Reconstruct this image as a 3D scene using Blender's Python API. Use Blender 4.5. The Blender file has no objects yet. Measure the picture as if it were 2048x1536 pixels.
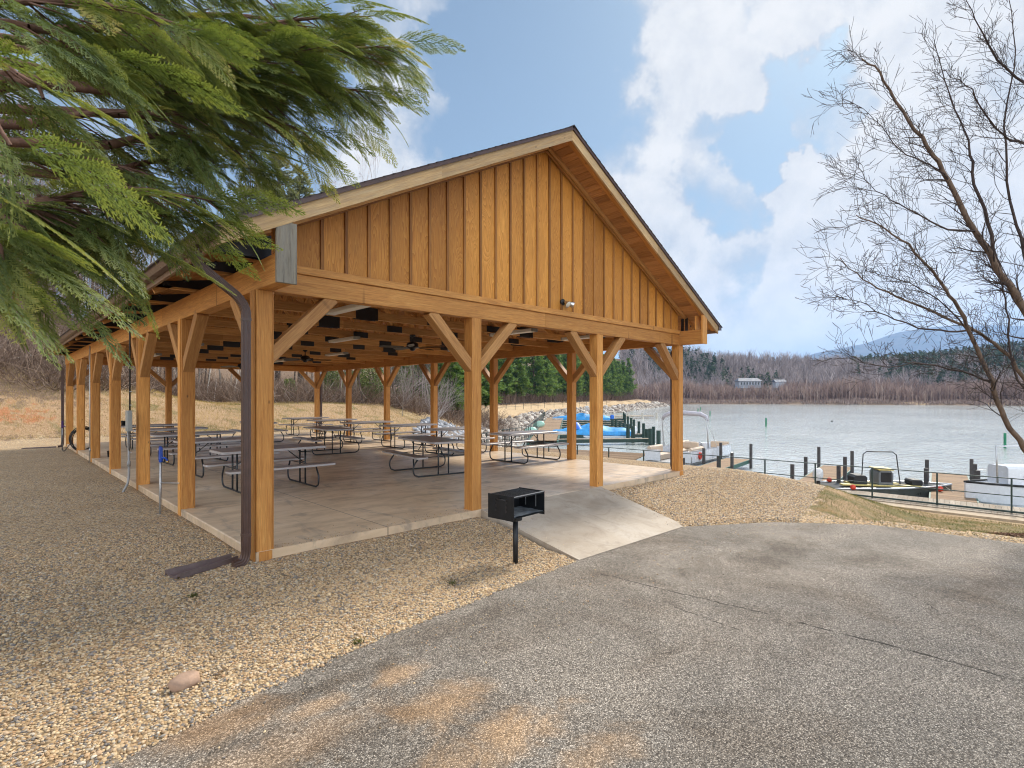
import bpy, math, random
import numpy as np
from mathutils import Vector, Matrix, noise
R = random.Random(7)
NR = np.random.RandomState(5)
PI = math.pi
scn = bpy.context.scene
col = scn.collection
# ------------------------------------------------------------------ camera frame
YAW, FPX, HZ, TX, TY, CH = 0.79839, 1085.1, 792.9, -2.0837, -6.040, 1.66
CS, SN = math.cos(YAW), math.sin(YAW)
def P(r, d, z=0.0):                       # r metres to the right, d metres ahead of the camera
    return Vector((TX + r*SN + d*CS, TY - r*CS + d*SN, z))
def rd(X, Y):
    x, y = X-TX, Y-TY
    return x*SN - y*CS, x*CS + y*SN
def at(u, v, d):
    return P((u-1024)/FPX*d, d, CH-(v-HZ)*d/FPX)
def gd(u, v, z):
    d = FPX*(CH-z)/(v-HZ)
    return P((u-1024)/FPX*d, d, z)
def sst(a, b, x):
    t = min(1, max(0, (x-a)/(b-a))); return t*t*(3-2*t)
def lerp(a, b, t): return a+(b-a)*t
def fbm(x, y, z=0, o=4):
    return noise.fractal(Vector((x, y, z)), 1.0, 2.0, o)

# ------------------------------------------------------------------ materials
class NT:
    def __init__(s, name):
        s.m = bpy.data.materials.new(name); s.m.use_nodes = True
        s.t = s.m.node_tree; s.t.nodes.clear()
        s.out = s.n('ShaderNodeOutputMaterial'); s.b = s.n('ShaderNodeBsdfPrincipled')
        s.t.links.new(s.b.outputs[0], s.out.inputs[0])
    def n(s, typ, **k):
        q = s.t.nodes.new(typ)
        for a, v in k.items(): setattr(q, a, v)
        return q
    def l(s, a, b): s.t.links.new(a, b)
    def put(s, inp, v):
        if hasattr(v, 'is_output'): s.l(v, inp)
        elif v is not None: inp.default_value = v
    def attr(s, name, out='Vector'):
        q = s.n('ShaderNodeAttribute', attribute_name=name); return q.outputs[out]
    def obj(s): return s.n('ShaderNodeTexCoord').outputs['Object']
    def gen(s): return s.n('ShaderNodeTexCoord').outputs['Generated']
    def pos(s): return s.n('ShaderNodeNewGeometry').outputs['Position']
    def mp(s, v, sc=(1, 1, 1), lo=(0, 0, 0), ro=(0, 0, 0)):
        q = s.n('ShaderNodeMapping'); s.l(v, q.inputs[0]); q.inputs['Scale'].default_value = sc
        q.inputs['Location'].default_value = lo; q.inputs['Rotation'].default_value = ro
        return q.outputs[0]
    def noi(s, v, sc=5, det=4, rough=.55, dist=0, out=0):
        q = s.n('ShaderNodeTexNoise'); s.l(v, q.inputs['Vector']); q.inputs['Scale'].default_value = sc
        q.inputs['Detail'].default_value = det; q.inputs['Roughness'].default_value = rough
        q.inputs['Distortion'].default_value = dist; return q.outputs[out]
    def vor(s, v, sc=5, feat='F1', out='Distance', rnd=1):
        q = s.n('ShaderNodeTexVoronoi', feature=feat); s.l(v, q.inputs['Vector'])
        q.inputs['Scale'].default_value = sc; q.inputs['Randomness'].default_value = rnd
        return q.outputs[out]
    def ramp(s, f, stops, interp='LINEAR'):
        q = s.n('ShaderNodeValToRGB'); cr = q.color_ramp; cr.interpolation = interp
        while len(cr.elements) < len(stops): cr.elements.new(.5)
        for e, (p, c) in zip(cr.elements, stops):
            e.position = p; e.color = (c[0], c[1], c[2], 1) if hasattr(c, '__len__') else (c, c, c, 1)
        s.l(f, q.inputs[0]); return q.outputs[0]
    def mix(s, f, a, b, bt='MIX'):
        q = s.n('ShaderNodeMix', data_type='RGBA', blend_type=bt)
        s.put(q.inputs[0], f)
        for i, v in ((6, a), (7, b)):
            if isinstance(v, tuple) and len(v) == 3: v = (*v, 1)
            s.put(q.inputs[i], v)
        return q.outputs[2]
    def math(s, op, a, b=None, c=None, clamp=False):
        q = s.n('ShaderNodeMath', operation=op, use_clamp=clamp)
        for i, v in enumerate((a, b, c)):
            if v is not None: s.put(q.inputs[i], v)
        return q.outputs[0]
    def vm(s, op, a, b=None, out=0):
        q = s.n('ShaderNodeVectorMath', operation=op); s.put(q.inputs[0], a)
        if b is not None: s.put(q.inputs[1], b)
        return q.outputs[out]
    def sep(s, v):
        q = s.n('ShaderNodeSeparateXYZ'); s.l(v, q.inputs[0]); return q.outputs
    def comb(s, x, y, z):
        q = s.n('ShaderNodeCombineXYZ')
        for i, v in enumerate((x, y, z)): s.put(q.inputs[i], v)
        return q.outputs[0]
    def mr(s, v, a, b, c=0, d=1, interp='LINEAR'):
        q = s.n('ShaderNodeMapRange', interpolation_type=interp); s.l(v, q.inputs[0])
        for i, x in enumerate((a, b, c, d)): q.inputs[i+1].default_value = x
        return q.outputs[0]
    def bump(s, h, st=.3, dist=.01, nrm=None):
        q = s.n('ShaderNodeBump'); s.l(h, q.inputs['Height']); q.inputs['Strength'].default_value = st
        q.inputs['Distance'].default_value = dist
        if nrm is not None: s.l(nrm, q.inputs['Normal'])
        return q.outputs[0]
    def fin(s, color=None, rough=None, nrm=None, metal=None, spec=None, alpha=None):
        if isinstance(color, tuple): color = (*color[:3], 1)
        s.put(s.b.inputs['Base Color'], color); s.put(s.b.inputs['Roughness'], rough)
        s.put(s.b.inputs['Normal'], nrm); s.put(s.b.inputs['Metallic'], metal)
        s.put(s.b.inputs['Specular IOR Level'], spec)
        return s.m

def wood(name, dark, mid, light, knots=.6, rough=.62, weather=0, contrast=1.0, plywood=False):
    s = NT(name); tc = s.attr('tc'); rv = s.attr('rv', 'Fac')
    stretch = s.mp(tc, (1.3, 22, 22) if not plywood else (1.1, 9, 9))
    g = s.noi(stretch, 1.6 if not plywood else 2.2, 6, .62, 1.2 if not plywood else 2.4)
    fine = s.noi(s.mp(tc, (6, 220, 220)), 1, 3, .7)
    big = s.noi(s.mp(tc, (.9, 3, 3)), 1, 3)
    if plywood:
        rings = s.math('FRACT', s.math('MULTIPLY', s.noi(s.mp(tc, (.55, 4.5, 4.5)), 1.3, 2, .4, .6), 26))
        g = s.math('ADD', s.math('MULTIPLY', rings, .5), s.math('MULTIPLY', g, .5))
    c = s.ramp(g, [(.25, dark), (.5, mid), (.74, light)]) if not plywood else s.ramp(g, [(.12, tuple(.85*a_+.15*b_ for a_, b_ in zip(dark, mid))), (.45, mid), (.85, light)])
    c = s.mix(s.mr(fine, .38, .72, 0, .5*contrast), c, tuple(x*.45 for x in dark))
    c = s.mix(s.mr(big, .35, .75, 0, .45), c, tuple(x*.62 for x in mid))
    vr = s.mr(rv, 0, 1, .74, 1.22)
    c = s.mix(1.0, c, s.comb(vr, s.math('POWER', vr, 1.15), s.math('POWER', vr, 1.3)), 'MULTIPLY')
    # knots: small dark ovals stretched along the board
    kq = s.n('ShaderNodeTexVoronoi'); s.l(s.mp(tc, (4.2, 7.5, .4)), kq.inputs['Vector']); kq.inputs['Scale'].default_value = 1
    kmask = s.math('MULTIPLY', s.mr(kq.outputs['Distance'], .05, .13, knots, 0), s.math('GREATER_THAN', s.sep(kq.outputs['Color'])[0], .62))
    c = s.mix(kmask, c, tuple(x*.18 for x in dark))
    if weather:
        w = s.noi(s.mp(tc, (1.5, 14, 14), (3, 7, 1)), 1.3, 5, .7)
        c = s.mix(s.mr(w, .5-.25*weather, .72-.2*weather, 0, weather), c, (.25, .235, .20))
        c = s.mix(s.mr(s.noi(s.mp(tc, (3, 40, 40), (9, 0, 0)), 1, 4, .7), .55, .7, 0, .7*weather), c, (.035, .035, .035))
    h = s.math('ADD', g, s.math('MULTIPLY', fine, .6))
    return s.fin(c, s.mr(g, 0, 1, rough-.08, rough+.12), s.bump(h, .35, .003), spec=.35)

CED = ((.34, .13, .030), (.62, .28, .070), (.76, .42, .125))
M = {}
M['post'] = wood('timber_post', *CED, knots=.75)
M['beam'] = wood('timber_beam', (.36, .14, .035), (.64, .30, .080), (.78, .44, .14), knots=.7)
M['brace'] = wood('timber_brace', (.30, .13, .04), (.47, .235, .08), (.6, .34, .13), knots=.3)
M['fascia'] = wood('timber_fascia', (.38, .22, .10), (.60, .40, .19), (.72, .53, .29), knots=.8, weather=.3)
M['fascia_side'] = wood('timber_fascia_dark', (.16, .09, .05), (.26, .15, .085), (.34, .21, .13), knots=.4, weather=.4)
M['siding'] = wood('plywood_siding', (.33, .112, .016), (.62, .262, .044), (.74, .37, .085), knots=.0, plywood=True, rough=.55)
M['batten'] = wood('batten_wood', (.22, .085, .02), (.38, .165, .042), (.5, .25, .07), knots=.4)
M['soffit'] = wood('roof_board', (.30, .125, .042), (.50, .24, .085), (.62, .34, .14), knots=.7)
M['truss'] = wood('truss_lumber', (.38, .17, .052), (.68, .37, .13), (.80, .50, .22), knots=.75)
M['weathered'] = wood('weathered_wood', (.10, .085, .06), (.26, .22, .16), (.40, .36, .29), knots=.4, weather=.8, rough=.85)
M['deck_carpet'] = None
M['deckwood'] = wood('dock_planks', (.17, .10, .055), (.32, .20, .11), (.46, .31, .19), knots=.3, weather=.35, rough=.85)
M['deckgrey'] = wood('boardwalk_planks', (.27, .21, .15), (.43, .35, .27), (.56, .47, .38), knots=.2, weather=.5, rough=.9)

def plain(name, c, rough=.5, metal=0, var=.15, sc=8, bump=0, spec=.5):
    s = NT(name); o = s.obj(); nz = s.noi(o, sc, 5, .6)
    cc = s.mix(s.mr(nz, .3, .7, 0, 1), tuple(x*(1-var) for x in c), tuple(min(1, x*(1+var)) for x in c))
    nr = s.bump(s.noi(o, sc*6, 4), bump, .004) if bump else None
    return s.fin(cc, s.mr(nz, .3, .7, max(.04, rough-.08), min(1, rough+.1)), nr, metal, spec)
M['brown_metal'] = plain('brown_aluminium', (.075, .040, .031), .34, 0, .2)
M['black_plate'] = plain('black_steel_plate', (.008, .009, .012), .42, 0, .3)
M['bolt'] = plain('bolt_steel', (.05, .05, .055), .4, .6)
M['frame_black'] = plain('bench_frame_paint', (.022, .026, .030), .38, 0, .2)
M['galv'] = plain('galvanised_steel', (.42, .43, .44), .42, .7, .2, 30)
M['grey_box'] = plain('grey_enclosure', (.27, .28, .27), .5, 0, .1)
M['conduit'] = plain('grey_conduit', (.25, .25, .25), .5, 0, .15)
M['blue'] = plain('blue_paint', (.01, .06, .36), .4)
M['purple'] = plain('purple_paint', (.05, .01, .12), .4)
M['rubber'] = plain('black_rubber', (.014, .015, .016), .6)
M['fan_black'] = plain('fan_metal', (.010, .010, .012), .4)
M['white_panel'] = plain('white_diffuser', (.72, .72, .70), .4, 0, .03)
M['grill'] = plain('grill_steel', (.012, .014, .017), .38, .2, .3, 14)
M['ash'] = plain('ash_floor', (.10, .115, .13), .9, 0, .6, 12, .5)
M['lamp_glass'] = plain('lamp_glass', (.62, .60, .52), .12, 0, .05)
M['chrome'] = plain('lamp_reflector', (.5, .5, .5), .22, 1)
M['green_rail'] = plain('green_railing', (.018, .040, .038), .42, 0, .2)
M['green_steel'] = plain('green_dock_steel', (.020, .085, .062), .5, 0, .35, 4)
M['piling'] = plain('dark_piling', (.06, .055, .055), .7, 0, .4, 5)
M['piling_green'] = plain('dark_green_piling', (.012, .035, .027), .6, 0, .4, 5)
M['marker_green'] = plain('marker_green', (.004, .16, .075), .45, 0, .3, 6)
M['white_gel'] = plain('white_gelcoat', (.66, .69, .74), .22, 0, .05)
M['alu'] = plain('boat_aluminium', (.55, .56, .58), .32, .8, .1)
M['beige'] = plain('beige_vinyl', (.58, .46, .35), .5, 0, .08)
M['canvas_grey'] = plain('grey_canvas', (.45, .44, .50), .8, 0, .1, 12, .3)
M['blue_tarp'] = plain('blue_tarp', (.03, .27, .62), .5, 0, .25, 3, .5)
M['blue_tarp2'] = plain('dark_blue_tarp', (.015, .13, .55), .5, 0, .25, 3, .5)
M['tan_hull'] = plain('bass_boat_hull', (.06, .065, .06), .3, 0, .3, 3)
M['yellow_deck'] = plain('yellow_trim', (.55, .44, .15), .5)
M['grey_console'] = plain('grey_console', (.15, .16, .17), .4)
M['deck_carpet'] = plain('deck_carpet', (.07, .072, .075), .95, 0, .2, 12, .2)
M['rope'] = plain('mooring_rope', (.5, .47, .4), .9)
M['dark_glass'] = plain('tinted_window', (.02, .022, .025), .08)
M['red'] = plain('red_float', (.6, .05, .02), .45)
M['mint'] = plain('pale_green_plastic', (.36, .60, .50), .4, 0, .1)
M['motor_white'] = plain('white_cowling', (.62, .64, .66), .25)
M['motor_blue'] = plain('dark_blue_cowling', (.035, .045, .09), .25)
M['house_white'] = plain('house_siding', (.34, .37, .43), .6, 0, .08, 1)
M['house_roof'] = plain('house_roofing', (.085, .10, .135), .7, 0, .15, 1)
M['shingle'] = plain('asphalt_shingle', (.045, .040, .040), .9, 0, .5, 30, .8)
M['rock_sand'] = plain('sandstone', (.36, .24, .17), .85, 0, .25, 14, .5)
M['paddle_tan'] = plain('concrete_curb', (.42, .33, .23), .9, 0, .2, 6, .4)

def m_tabletop():
    s = NT('plastic_tabletop'); o = s.obj(); c = s.mix(s.mr(s.noi(o, 3, 5), .3, .7), (.20, .155, .135), (.27, .215, .19))
    return s.fin(c, .36, s.bump(s.noi(o, 260, 2), .12, .001), spec=.5)
M['tabletop'] = m_tabletop()
M['tableedge'] = plain('plastic_table_edge', (.42, .40, .40), .4, 0, .06)

def m_slab():
    s = NT('stained_concrete'); p = s.pos()
    big = s.noi(s.mp(p, (.35, .8, 1)), 1.1, 5, .6, 1.2); mid = s.noi(s.mp(p, (1, 2.4, 1)), 1.5, 6, .65, .6); fine = s.noi(p, 60, 4, .7)
    c = s.ramp(big, [(.3, (.48, .34, .21)), (.5, (.64, .48, .32)), (.68, (.74, .60, .44))])
    c = s.mix(s.mr(mid, .48, .74, 0, .65), c, (.22, .165, .12))
    c = s.mix(s.mr(s.noi(s.mp(p, (1.2, .5, 1), (4, 2, 0), (0, 0, .5)), 2, 4, .6, 1.5), .56, .68, 0, .5), c, (.16, .135, .12))
    c = s.mix(s.mr(fine, .4, .7, 0, .28), c, (.60, .48, .36))
    x = s.sep(p)
    def joint(v, sp, off):
        f = s.math('FRACT', s.math('DIVIDE', s.math('ADD', v, off), sp))
        return s.math('LESS_THAN', s.math('ABSOLUTE', s.math('SUBTRACT', f, .5)), .006/sp)
    j = s.math('MAXIMUM', joint(x[0], 3.0, 300-.1), joint(x[1], 3.07, 307-1.45))
    c = s.mix(j, c, (.07, .055, .045))
    h = s.math('SUBTRACT', s.math('MULTIPLY', fine, .3), j)
    return s.fin(c, s.mr(mid, .35, .7, .28, .5), s.bump(h, .25, .006), spec=.5)
M['slab'] = m_slab()
def m_ramp():
    s = NT('broom_concrete'); p = s.pos()
    big = s.noi(p, .9, 5, .6, .5); br = s.noi(s.mp(p, (4, 120, 1)), 1, 3, .6); fine = s.noi(p, 90, 4, .7)
    c = s.ramp(big, [(.3, (.33, .27, .205)), (.55, (.44, .38, .31)), (.75, (.50, .45, .39))])
    c = s.mix(s.mr(fine, .35, .7, 0, .35), c, (.26, .21, .155)); c = s.mix(s.mr(br, .45, .7, 0, .25), c, (.33, .27, .2))
    c = s.mix(s.mr(s.noi(p, 2.2, 6, .68, 1), .48, .7, 0, .6), c, (.22, .175, .13)); c = s.mix(s.mr(s.noi(p, 7, 5, .7), .6, .72, 0, .5), c, (.17, .14, .11))
    return s.fin(c, .85, s.bump(s.math('ADD', br, fine), .3, .004))
M['ramp'] = m_ramp()

PEB = [(.0, (.16, .11, .07)), (.14, (.40, .265, .145)), (.32, (.58, .415, .235)), (.5, (.70, .545, .345)), (.62, (.48, .285, .15)), (.72, (.62, .51, .36)), (.80, (.20, .19, .19)), (.90, (.13, .135, .145)), (.95, (.72, .64, .51)), (1, (.07, .075, .08))]
def pebble_nodes(s, p, sc=46):
    wp = s.vm('ADD', p, s.vm('SCALE', s.noi(p, 30, 2, out=1), None))
    q = s.n('ShaderNodeTexVoronoi'); s.l(s.mp(p, (1, 1.0, .3)), q.inputs['Vector']); q.inputs['Scale'].default_value = sc
    hue = s.sep(q.outputs['Color'])[0]
    c = s.ramp(hue, PEB)
    c = s.mix(s.mr(q.outputs['Distance'], .48, .85, 0, .8), c, (.06, .042, .024))
    c = s.mix(s.mr(s.noi(p, 120, 3), .3, .7, 0, .35), c, (.34, .24, .13))
    c = s.mix(s.mr(s.noi(p, .8, 4, .6), .35, .7, 0, .3), c, (.22, .14, .07))
    h = s.math('SUBTRACT', 1.0, q.outputs['Distance'])
    return c, h
def m_terrain():
    s = NT('terrain_ground'); p = s.pos()
    pc, ph = pebble_nodes(s, p)
    # leaf litter (default)
    n1 = s.noi(p, 1.3, 6, .65, .5); n2 = s.noi(p, 22, 5, .7); n3 = s.noi(p, .12, 4)
    lit = s.ramp(n2, [(.3, (.07, .045, .030)), (.5, (.17, .115, .075)), (.68, (.30, .215, .15))])
    lit = s.mix(s.mr(n1, .4, .7, 0, .5), lit, (.13, .082, .055))
    # dry grass
    g = s.ramp(n2, [(.28, (.17, .105, .058)), (.5, (.34, .225, .13)), (.7, (.48, .35, .22))])
    gg = s.ramp(n2, [(.28, (.05, .055, .017)), (.55, (.12, .115, .040)), (.75, (.24, .19, .085))])
    g = s.mix(s.mr(s.math('ADD', s.noi(p, .55, 5, .65, .6), s.math('MULTIPLY', s.attr('lawn', 'Fac'), .12)), .52, .66, 0, .8), g, gg)
    g = s.mix(s.mr(s.noi(p, 1.7, 4, .6), .58, .7, 0, .45), g, (.34, .17, .075))
    clay = s.ramp(n2, [(.3, (.20, .085, .040)), (.6, (.42, .19, .09)), (.75, (.50, .31, .17))])
    ed = s.math('MULTIPLY', s.math('SUBTRACT', s.noi(p, 2.5, 5, .7), .5), 1.1)
    def z(nm): 
        a = s.attr(nm, 'Fac'); return s.mr(s.math('ADD', a, ed), .42, .58)
    c = s.mix(z('grass'), lit, g); c = s.mix(z('clay'), c, clay)
    shr = s.mr(s.math('ADD', s.attr('sand', 'Fac'), ed), .4, .6)
    c = s.mix(shr, c, s.mix(s.mr(n2, .3, .7), (.36, .25, .14), (.56, .42, .26)))
    gz = z('gravel'); c = s.mix(gz, c, pc)
    h = s.math('ADD', s.math('MULTIPLY', ph, gz), s.math('MULTIPLY', n2, s.math('SUBTRACT', 1.6, gz)))
    return s.fin(c, .95, s.bump(h, .8, .012), spec=.2)
M['terrain'] = m_terrain()
def m_pebble():
    s = NT('pebble_stone'); c = s.ramp(s.attr('rv', 'Fac'), PEB)
    c = s.mix(s.mr(s.noi(s.pos(), 160, 3), .3, .7, 0, .35), c, (.36, .25, .14))
    return s.fin(c, .75, spec=.4)
M['pebble'] = m_pebble()
def m_asphalt():
    s = NT('worn_asphalt'); p = s.pos()
    q = s.n('ShaderNodeTexVoronoi'); s.l(p, q.inputs['Vector']); q.inputs['Scale'].default_value = 135
    hue = s.sep(q.outputs['Color'])[0]
    st = s.ramp(hue, [(0, (.05, .043, .036)), (.35, (.12, .103, .085)), (.62, (.24, .21, .178)), (.84, (.40, .355, .30)), (1, (.64, .57, .49))])
    c = s.mix(s.mr(q.outputs['Distance'], .35, .75, 0, .85), st, (.030, .025, .021))
    c = s.mix(s.mr(s.noi(p, 55, 3, .7), .42, .72, 0, .35), c, (.40, .36, .31))
    wide = s.noi(p, .55, 5, .6, .4)
    c = s.mix(s.mr(wide, .42, .68, 0, .5), c, s.mix(1, c, (1.9, 1.85, 1.8), 'MULTIPLY'))
    c = s.mix(s.mr(s.noi(p, .9, 6, .68, .8), .46, .70, 0, .7), c, s.mix(1, c, (.50, .44, .38), 'MULTIPLY'))
    # brown clay washed on to the surface beside the gravel near the viewer
    x = s.sep(p)
    def blob(px, py, rx, ry, rot=0):
        v = s.mp(p, (1, 1, 1), (-px, -py, 0)); 
        v = s.mp(v, (1/rx, 1/ry, 0), (0, 0, 0), (0, 0, rot))
        return s.vm('LENGTH', v, out=1)
    warp = s.math('MULTIPLY', s.math('SUBTRACT', s.noi(p, 3.2, 6, .68, .8), .5), 2.6)
    warm = None
    for (px, py, rx, ry, ro, st_) in CLAY:
        m = s.mr(s.math('ADD', blob(px, py, rx, ry, ro), warp), .1, 1.25, st_, 0, 'SMOOTHSTEP')
        warm = m if warm is None else s.math('MAXIMUM', warm, m)
    cl = s.mix(s.mr(s.noi(p, 80, 3), .35, .65), (.27, .165, .09), (.58, .39, .225))
    warm = s.math('MULTIPLY', warm, .8); cl = s.mix(.6, cl, s.mix(1, c, (1.9, 1.38, .88), 'MULTIPLY')); c = s.mix(warm, c, cl)
    # darker soft-edged patches, several along the margin
    for (px, py, rx, ry, ro, st_) in DARK:
        m = s.mr(s.math('ADD', blob(px, py, rx, ry, ro), warp), .3, 1.1, st_, 0, 'SMOOTHSTEP')
        c = s.mix(m, c, s.mix(1, c, (.40, .34, .28), 'MULTIPLY'))
    # cracks
    cr = None
    for (ax, ay, bx, by, w) in CRACKS:
        L = math.hypot(bx-ax, by-ay); ux, uy = (bx-ax)/L, (by-ay)/L
        rel = s.vm('SUBTRACT', p, (ax, ay, 0)); wn = s.math('MULTIPLY', s.math('SUBTRACT', s.noi(p, 2.2, 4, .7), .5), .16)
        al = s.vm('DOT_PRODUCT', rel, (ux, uy, 0), out=1); ac = s.math('ADD', s.vm('DOT_PRODUCT', rel, (-uy, ux, 0), out=1), wn)
        m = s.math('MULTIPLY', s.math('LESS_THAN', s.math('ABSOLUTE', ac), w), s.math('LESS_THAN', s.math('ABSOLUTE', s.math('SUBTRACT', al, L/2)), L/2))
        m = s.math('MULTIPLY', m, s.mr(s.noi(p, 7, 3), .32, .5))
        cr = m if cr is None else s.math('MAXIMUM', cr, m)
    c = s.mix(cr, c, (.035, .03, .022))
    h = s.math('SUBTRACT', s.math('SUBTRACT', 1.0, q.outputs['Distance']), s.math('MULTIPLY', cr, 1.5))
    return s.fin(c, .88, s.bump(h, .7, .005), spec=.3)
def g2(u, v, z=-.3): 
    q = gd(u, v, z); return q.x, q.y
def bl(u, v, rx, ry, ro, st): x, y = g2(u, v); return (x, y, rx, ry, ro, st)
CLAY = [bl(880, 1420, .42, .24, .3, .85), bl(1010, 1490, .55, .22, .3, .9), bl(800, 1360, .22, .14, .1, .8), bl(640, 1430, .25, .12, .2, .7), bl(430, 1480, .45, .22, 0, .7),
        bl(560, 1530, .9, .25, .2, .45), bl(1960, 1140, 1.6, .35, 1.4, .14), bl(1180, 1535, .5, .18, .1, .6)]
DARK = [bl(1200, 1130, 1.3, .25, .05, .25), bl(1560, 1085, 1.4, .4, .2, .45), bl(620, 1400, .9, .14, .1, .6), bl(1320, 1310, .4, .08, .2, .35), bl(900, 1260, 1.0, .22, .1, .4), bl(720, 1490, .5, .2, .3, .5)]
a, b, c_, d_ = g2(1180, 1128), g2(1460, 1215), g2(1460, 1215), g2(2100, 1350)
CRACKS = [(*g2(1200, 1140), *g2(1560, 1222), .009), (*g2(1550, 1220), *g2(2060, 1350), .014), (*g2(1350, 1205), *g2(1500, 1262), .009), (*g2(1840, 1180), *g2(1905, 1215), .005), (*g2(1760, 1140), *g2(1835, 1178), .004)]
M['asphalt'] = m_asphalt()

def m_water():
    s = NT('lake_water'); p = s.pos(); s.b.inputs['IOR'].default_value = 1.5
    w1 = s.noi(s.mp(p, (.55, 1.15, 1), (0, 0, 0), (0, 0, .8)), 1.5, 5, .62, .8)
    w2 = s.noi(s.mp(p, (.10, .22, 1), (0, 0, 0), (0, 0, .8)), 1.0, 3, .5, .5)
    patch = s.noi(s.mp(p, (.02, .035, 1), (0, 0, 0), (0, 0, .8)), 1.0, 3)
    h = s.math('ADD', s.math('MULTIPLY', w1, s.mr(patch, .35, .65, .45, 1.2)), s.math('MULTIPLY', w2, .6))
    return s.fin(s.mix(s.mr(w2, .3, .7), (.42, .455, .44), (.54, .575, .565)), .10, s.bump(h, .8, .12), spec=1.0)
M['water'] = m_water()

def m_leaf(name, ramp, rough=.5, trans=.25):
    s = NT(name); rv = s.attr('rv', 'Fac'); c = s.ramp(rv, ramp)
    s.fin(c, rough, spec=.35)
    t = s.n('ShaderNodeBsdfTranslucent'); s.l(s.mix(1, c, (1.6, 1.5, .7), 'MULTIPLY'), t.inputs[0])
    mx = s.n('ShaderNodeMixShader'); mx.inputs[0].default_value = trans
    s.l(s.b.outputs[0], mx.inputs[1]); s.l(t.outputs[0], mx.inputs[2]); s.l(mx.outputs[0], s.out.inputs[0])
    return s.m
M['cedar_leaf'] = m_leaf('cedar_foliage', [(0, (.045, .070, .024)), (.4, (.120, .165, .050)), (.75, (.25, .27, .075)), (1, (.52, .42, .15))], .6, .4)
M['pine_leaf'] = m_leaf('pine_foliage', [(0, (.030, .065, .022)), (.5, (.075, .15, .038)), (1, (.19, .28, .065))], .6, .2)
M['pine_leaf_pale'] = m_leaf('pale_pine_foliage', [(0, (.07, .09, .05)), (.5, (.13, .15, .08)), (1, (.22, .23, .12))], .6, .2)
M['grass_blade'] = m_leaf('grass_blades', [(0, (.055, .070, .016)), (.4, (.125, .125, .035)), (.6, (.24, .185, .075)), (1, (.46, .35, .19))], .6, .3)
M['shrub_green'] = m_leaf('evergreen_shrub', [(0, (.04, .07, .02)), (.5, (.10, .14, .04)), (1, (.22, .26, .08))], .5, .2)
def m_bark(name, a, b):
    s = NT(name); o = s.obj(); g = s.noi(s.mp(o, (8, 8, 1.5)), 2, 5, .7)
    return s.fin(s.mix(s.mr(g, .3, .7), a, b), .9, s.bump(g, .4, .01), spec=.2)
M['bark_dark'] = m_bark('dark_bark', (.05, .038, .03), (.13, .10, .08))
M['bark_brown'] = m_bark('brown_bark', (.085, .058, .042), (.20, .145, .11))
M['bark_grey'] = m_bark('grey_bark', (.16, .14, .12), (.36, .32, .28))
M['bark_white'] = m_bark('pale_bark', (.34, .31, .27), (.62, .58, .52))
M['twig_grey'] = m_leaf('grey_twigs', [(0, (.14, .11, .10)), (.5, (.26, .215, .20)), (1, (.42, .37, .34))], .8, 0)
M['brush'] = m_leaf('brush_stems', [(0, (.08, .052, .038)), (.5, (.19, .13, .095)), (.85, (.34, .25, .19)), (1, (.55, .48, .42))], .85, 0)
M['litter'] = m_leaf('leaf_litter', [(0, (.06, .03, .018)), (.5, (.15, .075, .042)), (1, (.30, .17, .10))], .8, 0)
M['rip'] = None
def m_rip():
    s = NT('riprap_stone'); rv = s.attr('rv', 'Fac')
    c = s.ramp(rv, [(0, (.13, .11, .10)), (.4, (.30, .255, .215)), (.75, (.48, .43, .37)), (1, (.66, .63, .59))])
    c = s.mix(s.mr(s.noi(s.pos(), 3, 5, .7), .35, .7, 0, .5), c, (.17, .12, .09))
    return s.fin(c, .9, s.bump(s.noi(s.pos(), 9, 4), .5, .05))
M['rip'] = m_rip()
def m_far(name, cols, sc):
    s = NT(name); p = s.pos(); n = s.noi(p, sc, 5, .7); 
    return s.fin(s.ramp(n, cols), .95, s.bump(n, .5, 2.0), spec=.1)
M['mountain'] = m_far('far_mountain_woods', [(.3, (.05, .055, .05)), (.6, (.12, .105, .095))], .02)
M['far_bare'] = m_leaf('far_bare_woods', [(0, (.14, .115, .11)), (.5, (.28, .235, .23)), (1, (.46, .40, .39))], .9, 0)
M['far_reed'] = m_leaf('far_reeds', [(0, (.14, .095, .08)), (.5, (.28, .19, .16)), (1, (.44, .34, .28))], .9, 0)
M['far_green'] = m_leaf('far_pine_woods', [(0, (.020, .035, .018)), (.5, (.045, .07, .035)), (1, (.09, .12, .055))], .9, 0)

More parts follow.
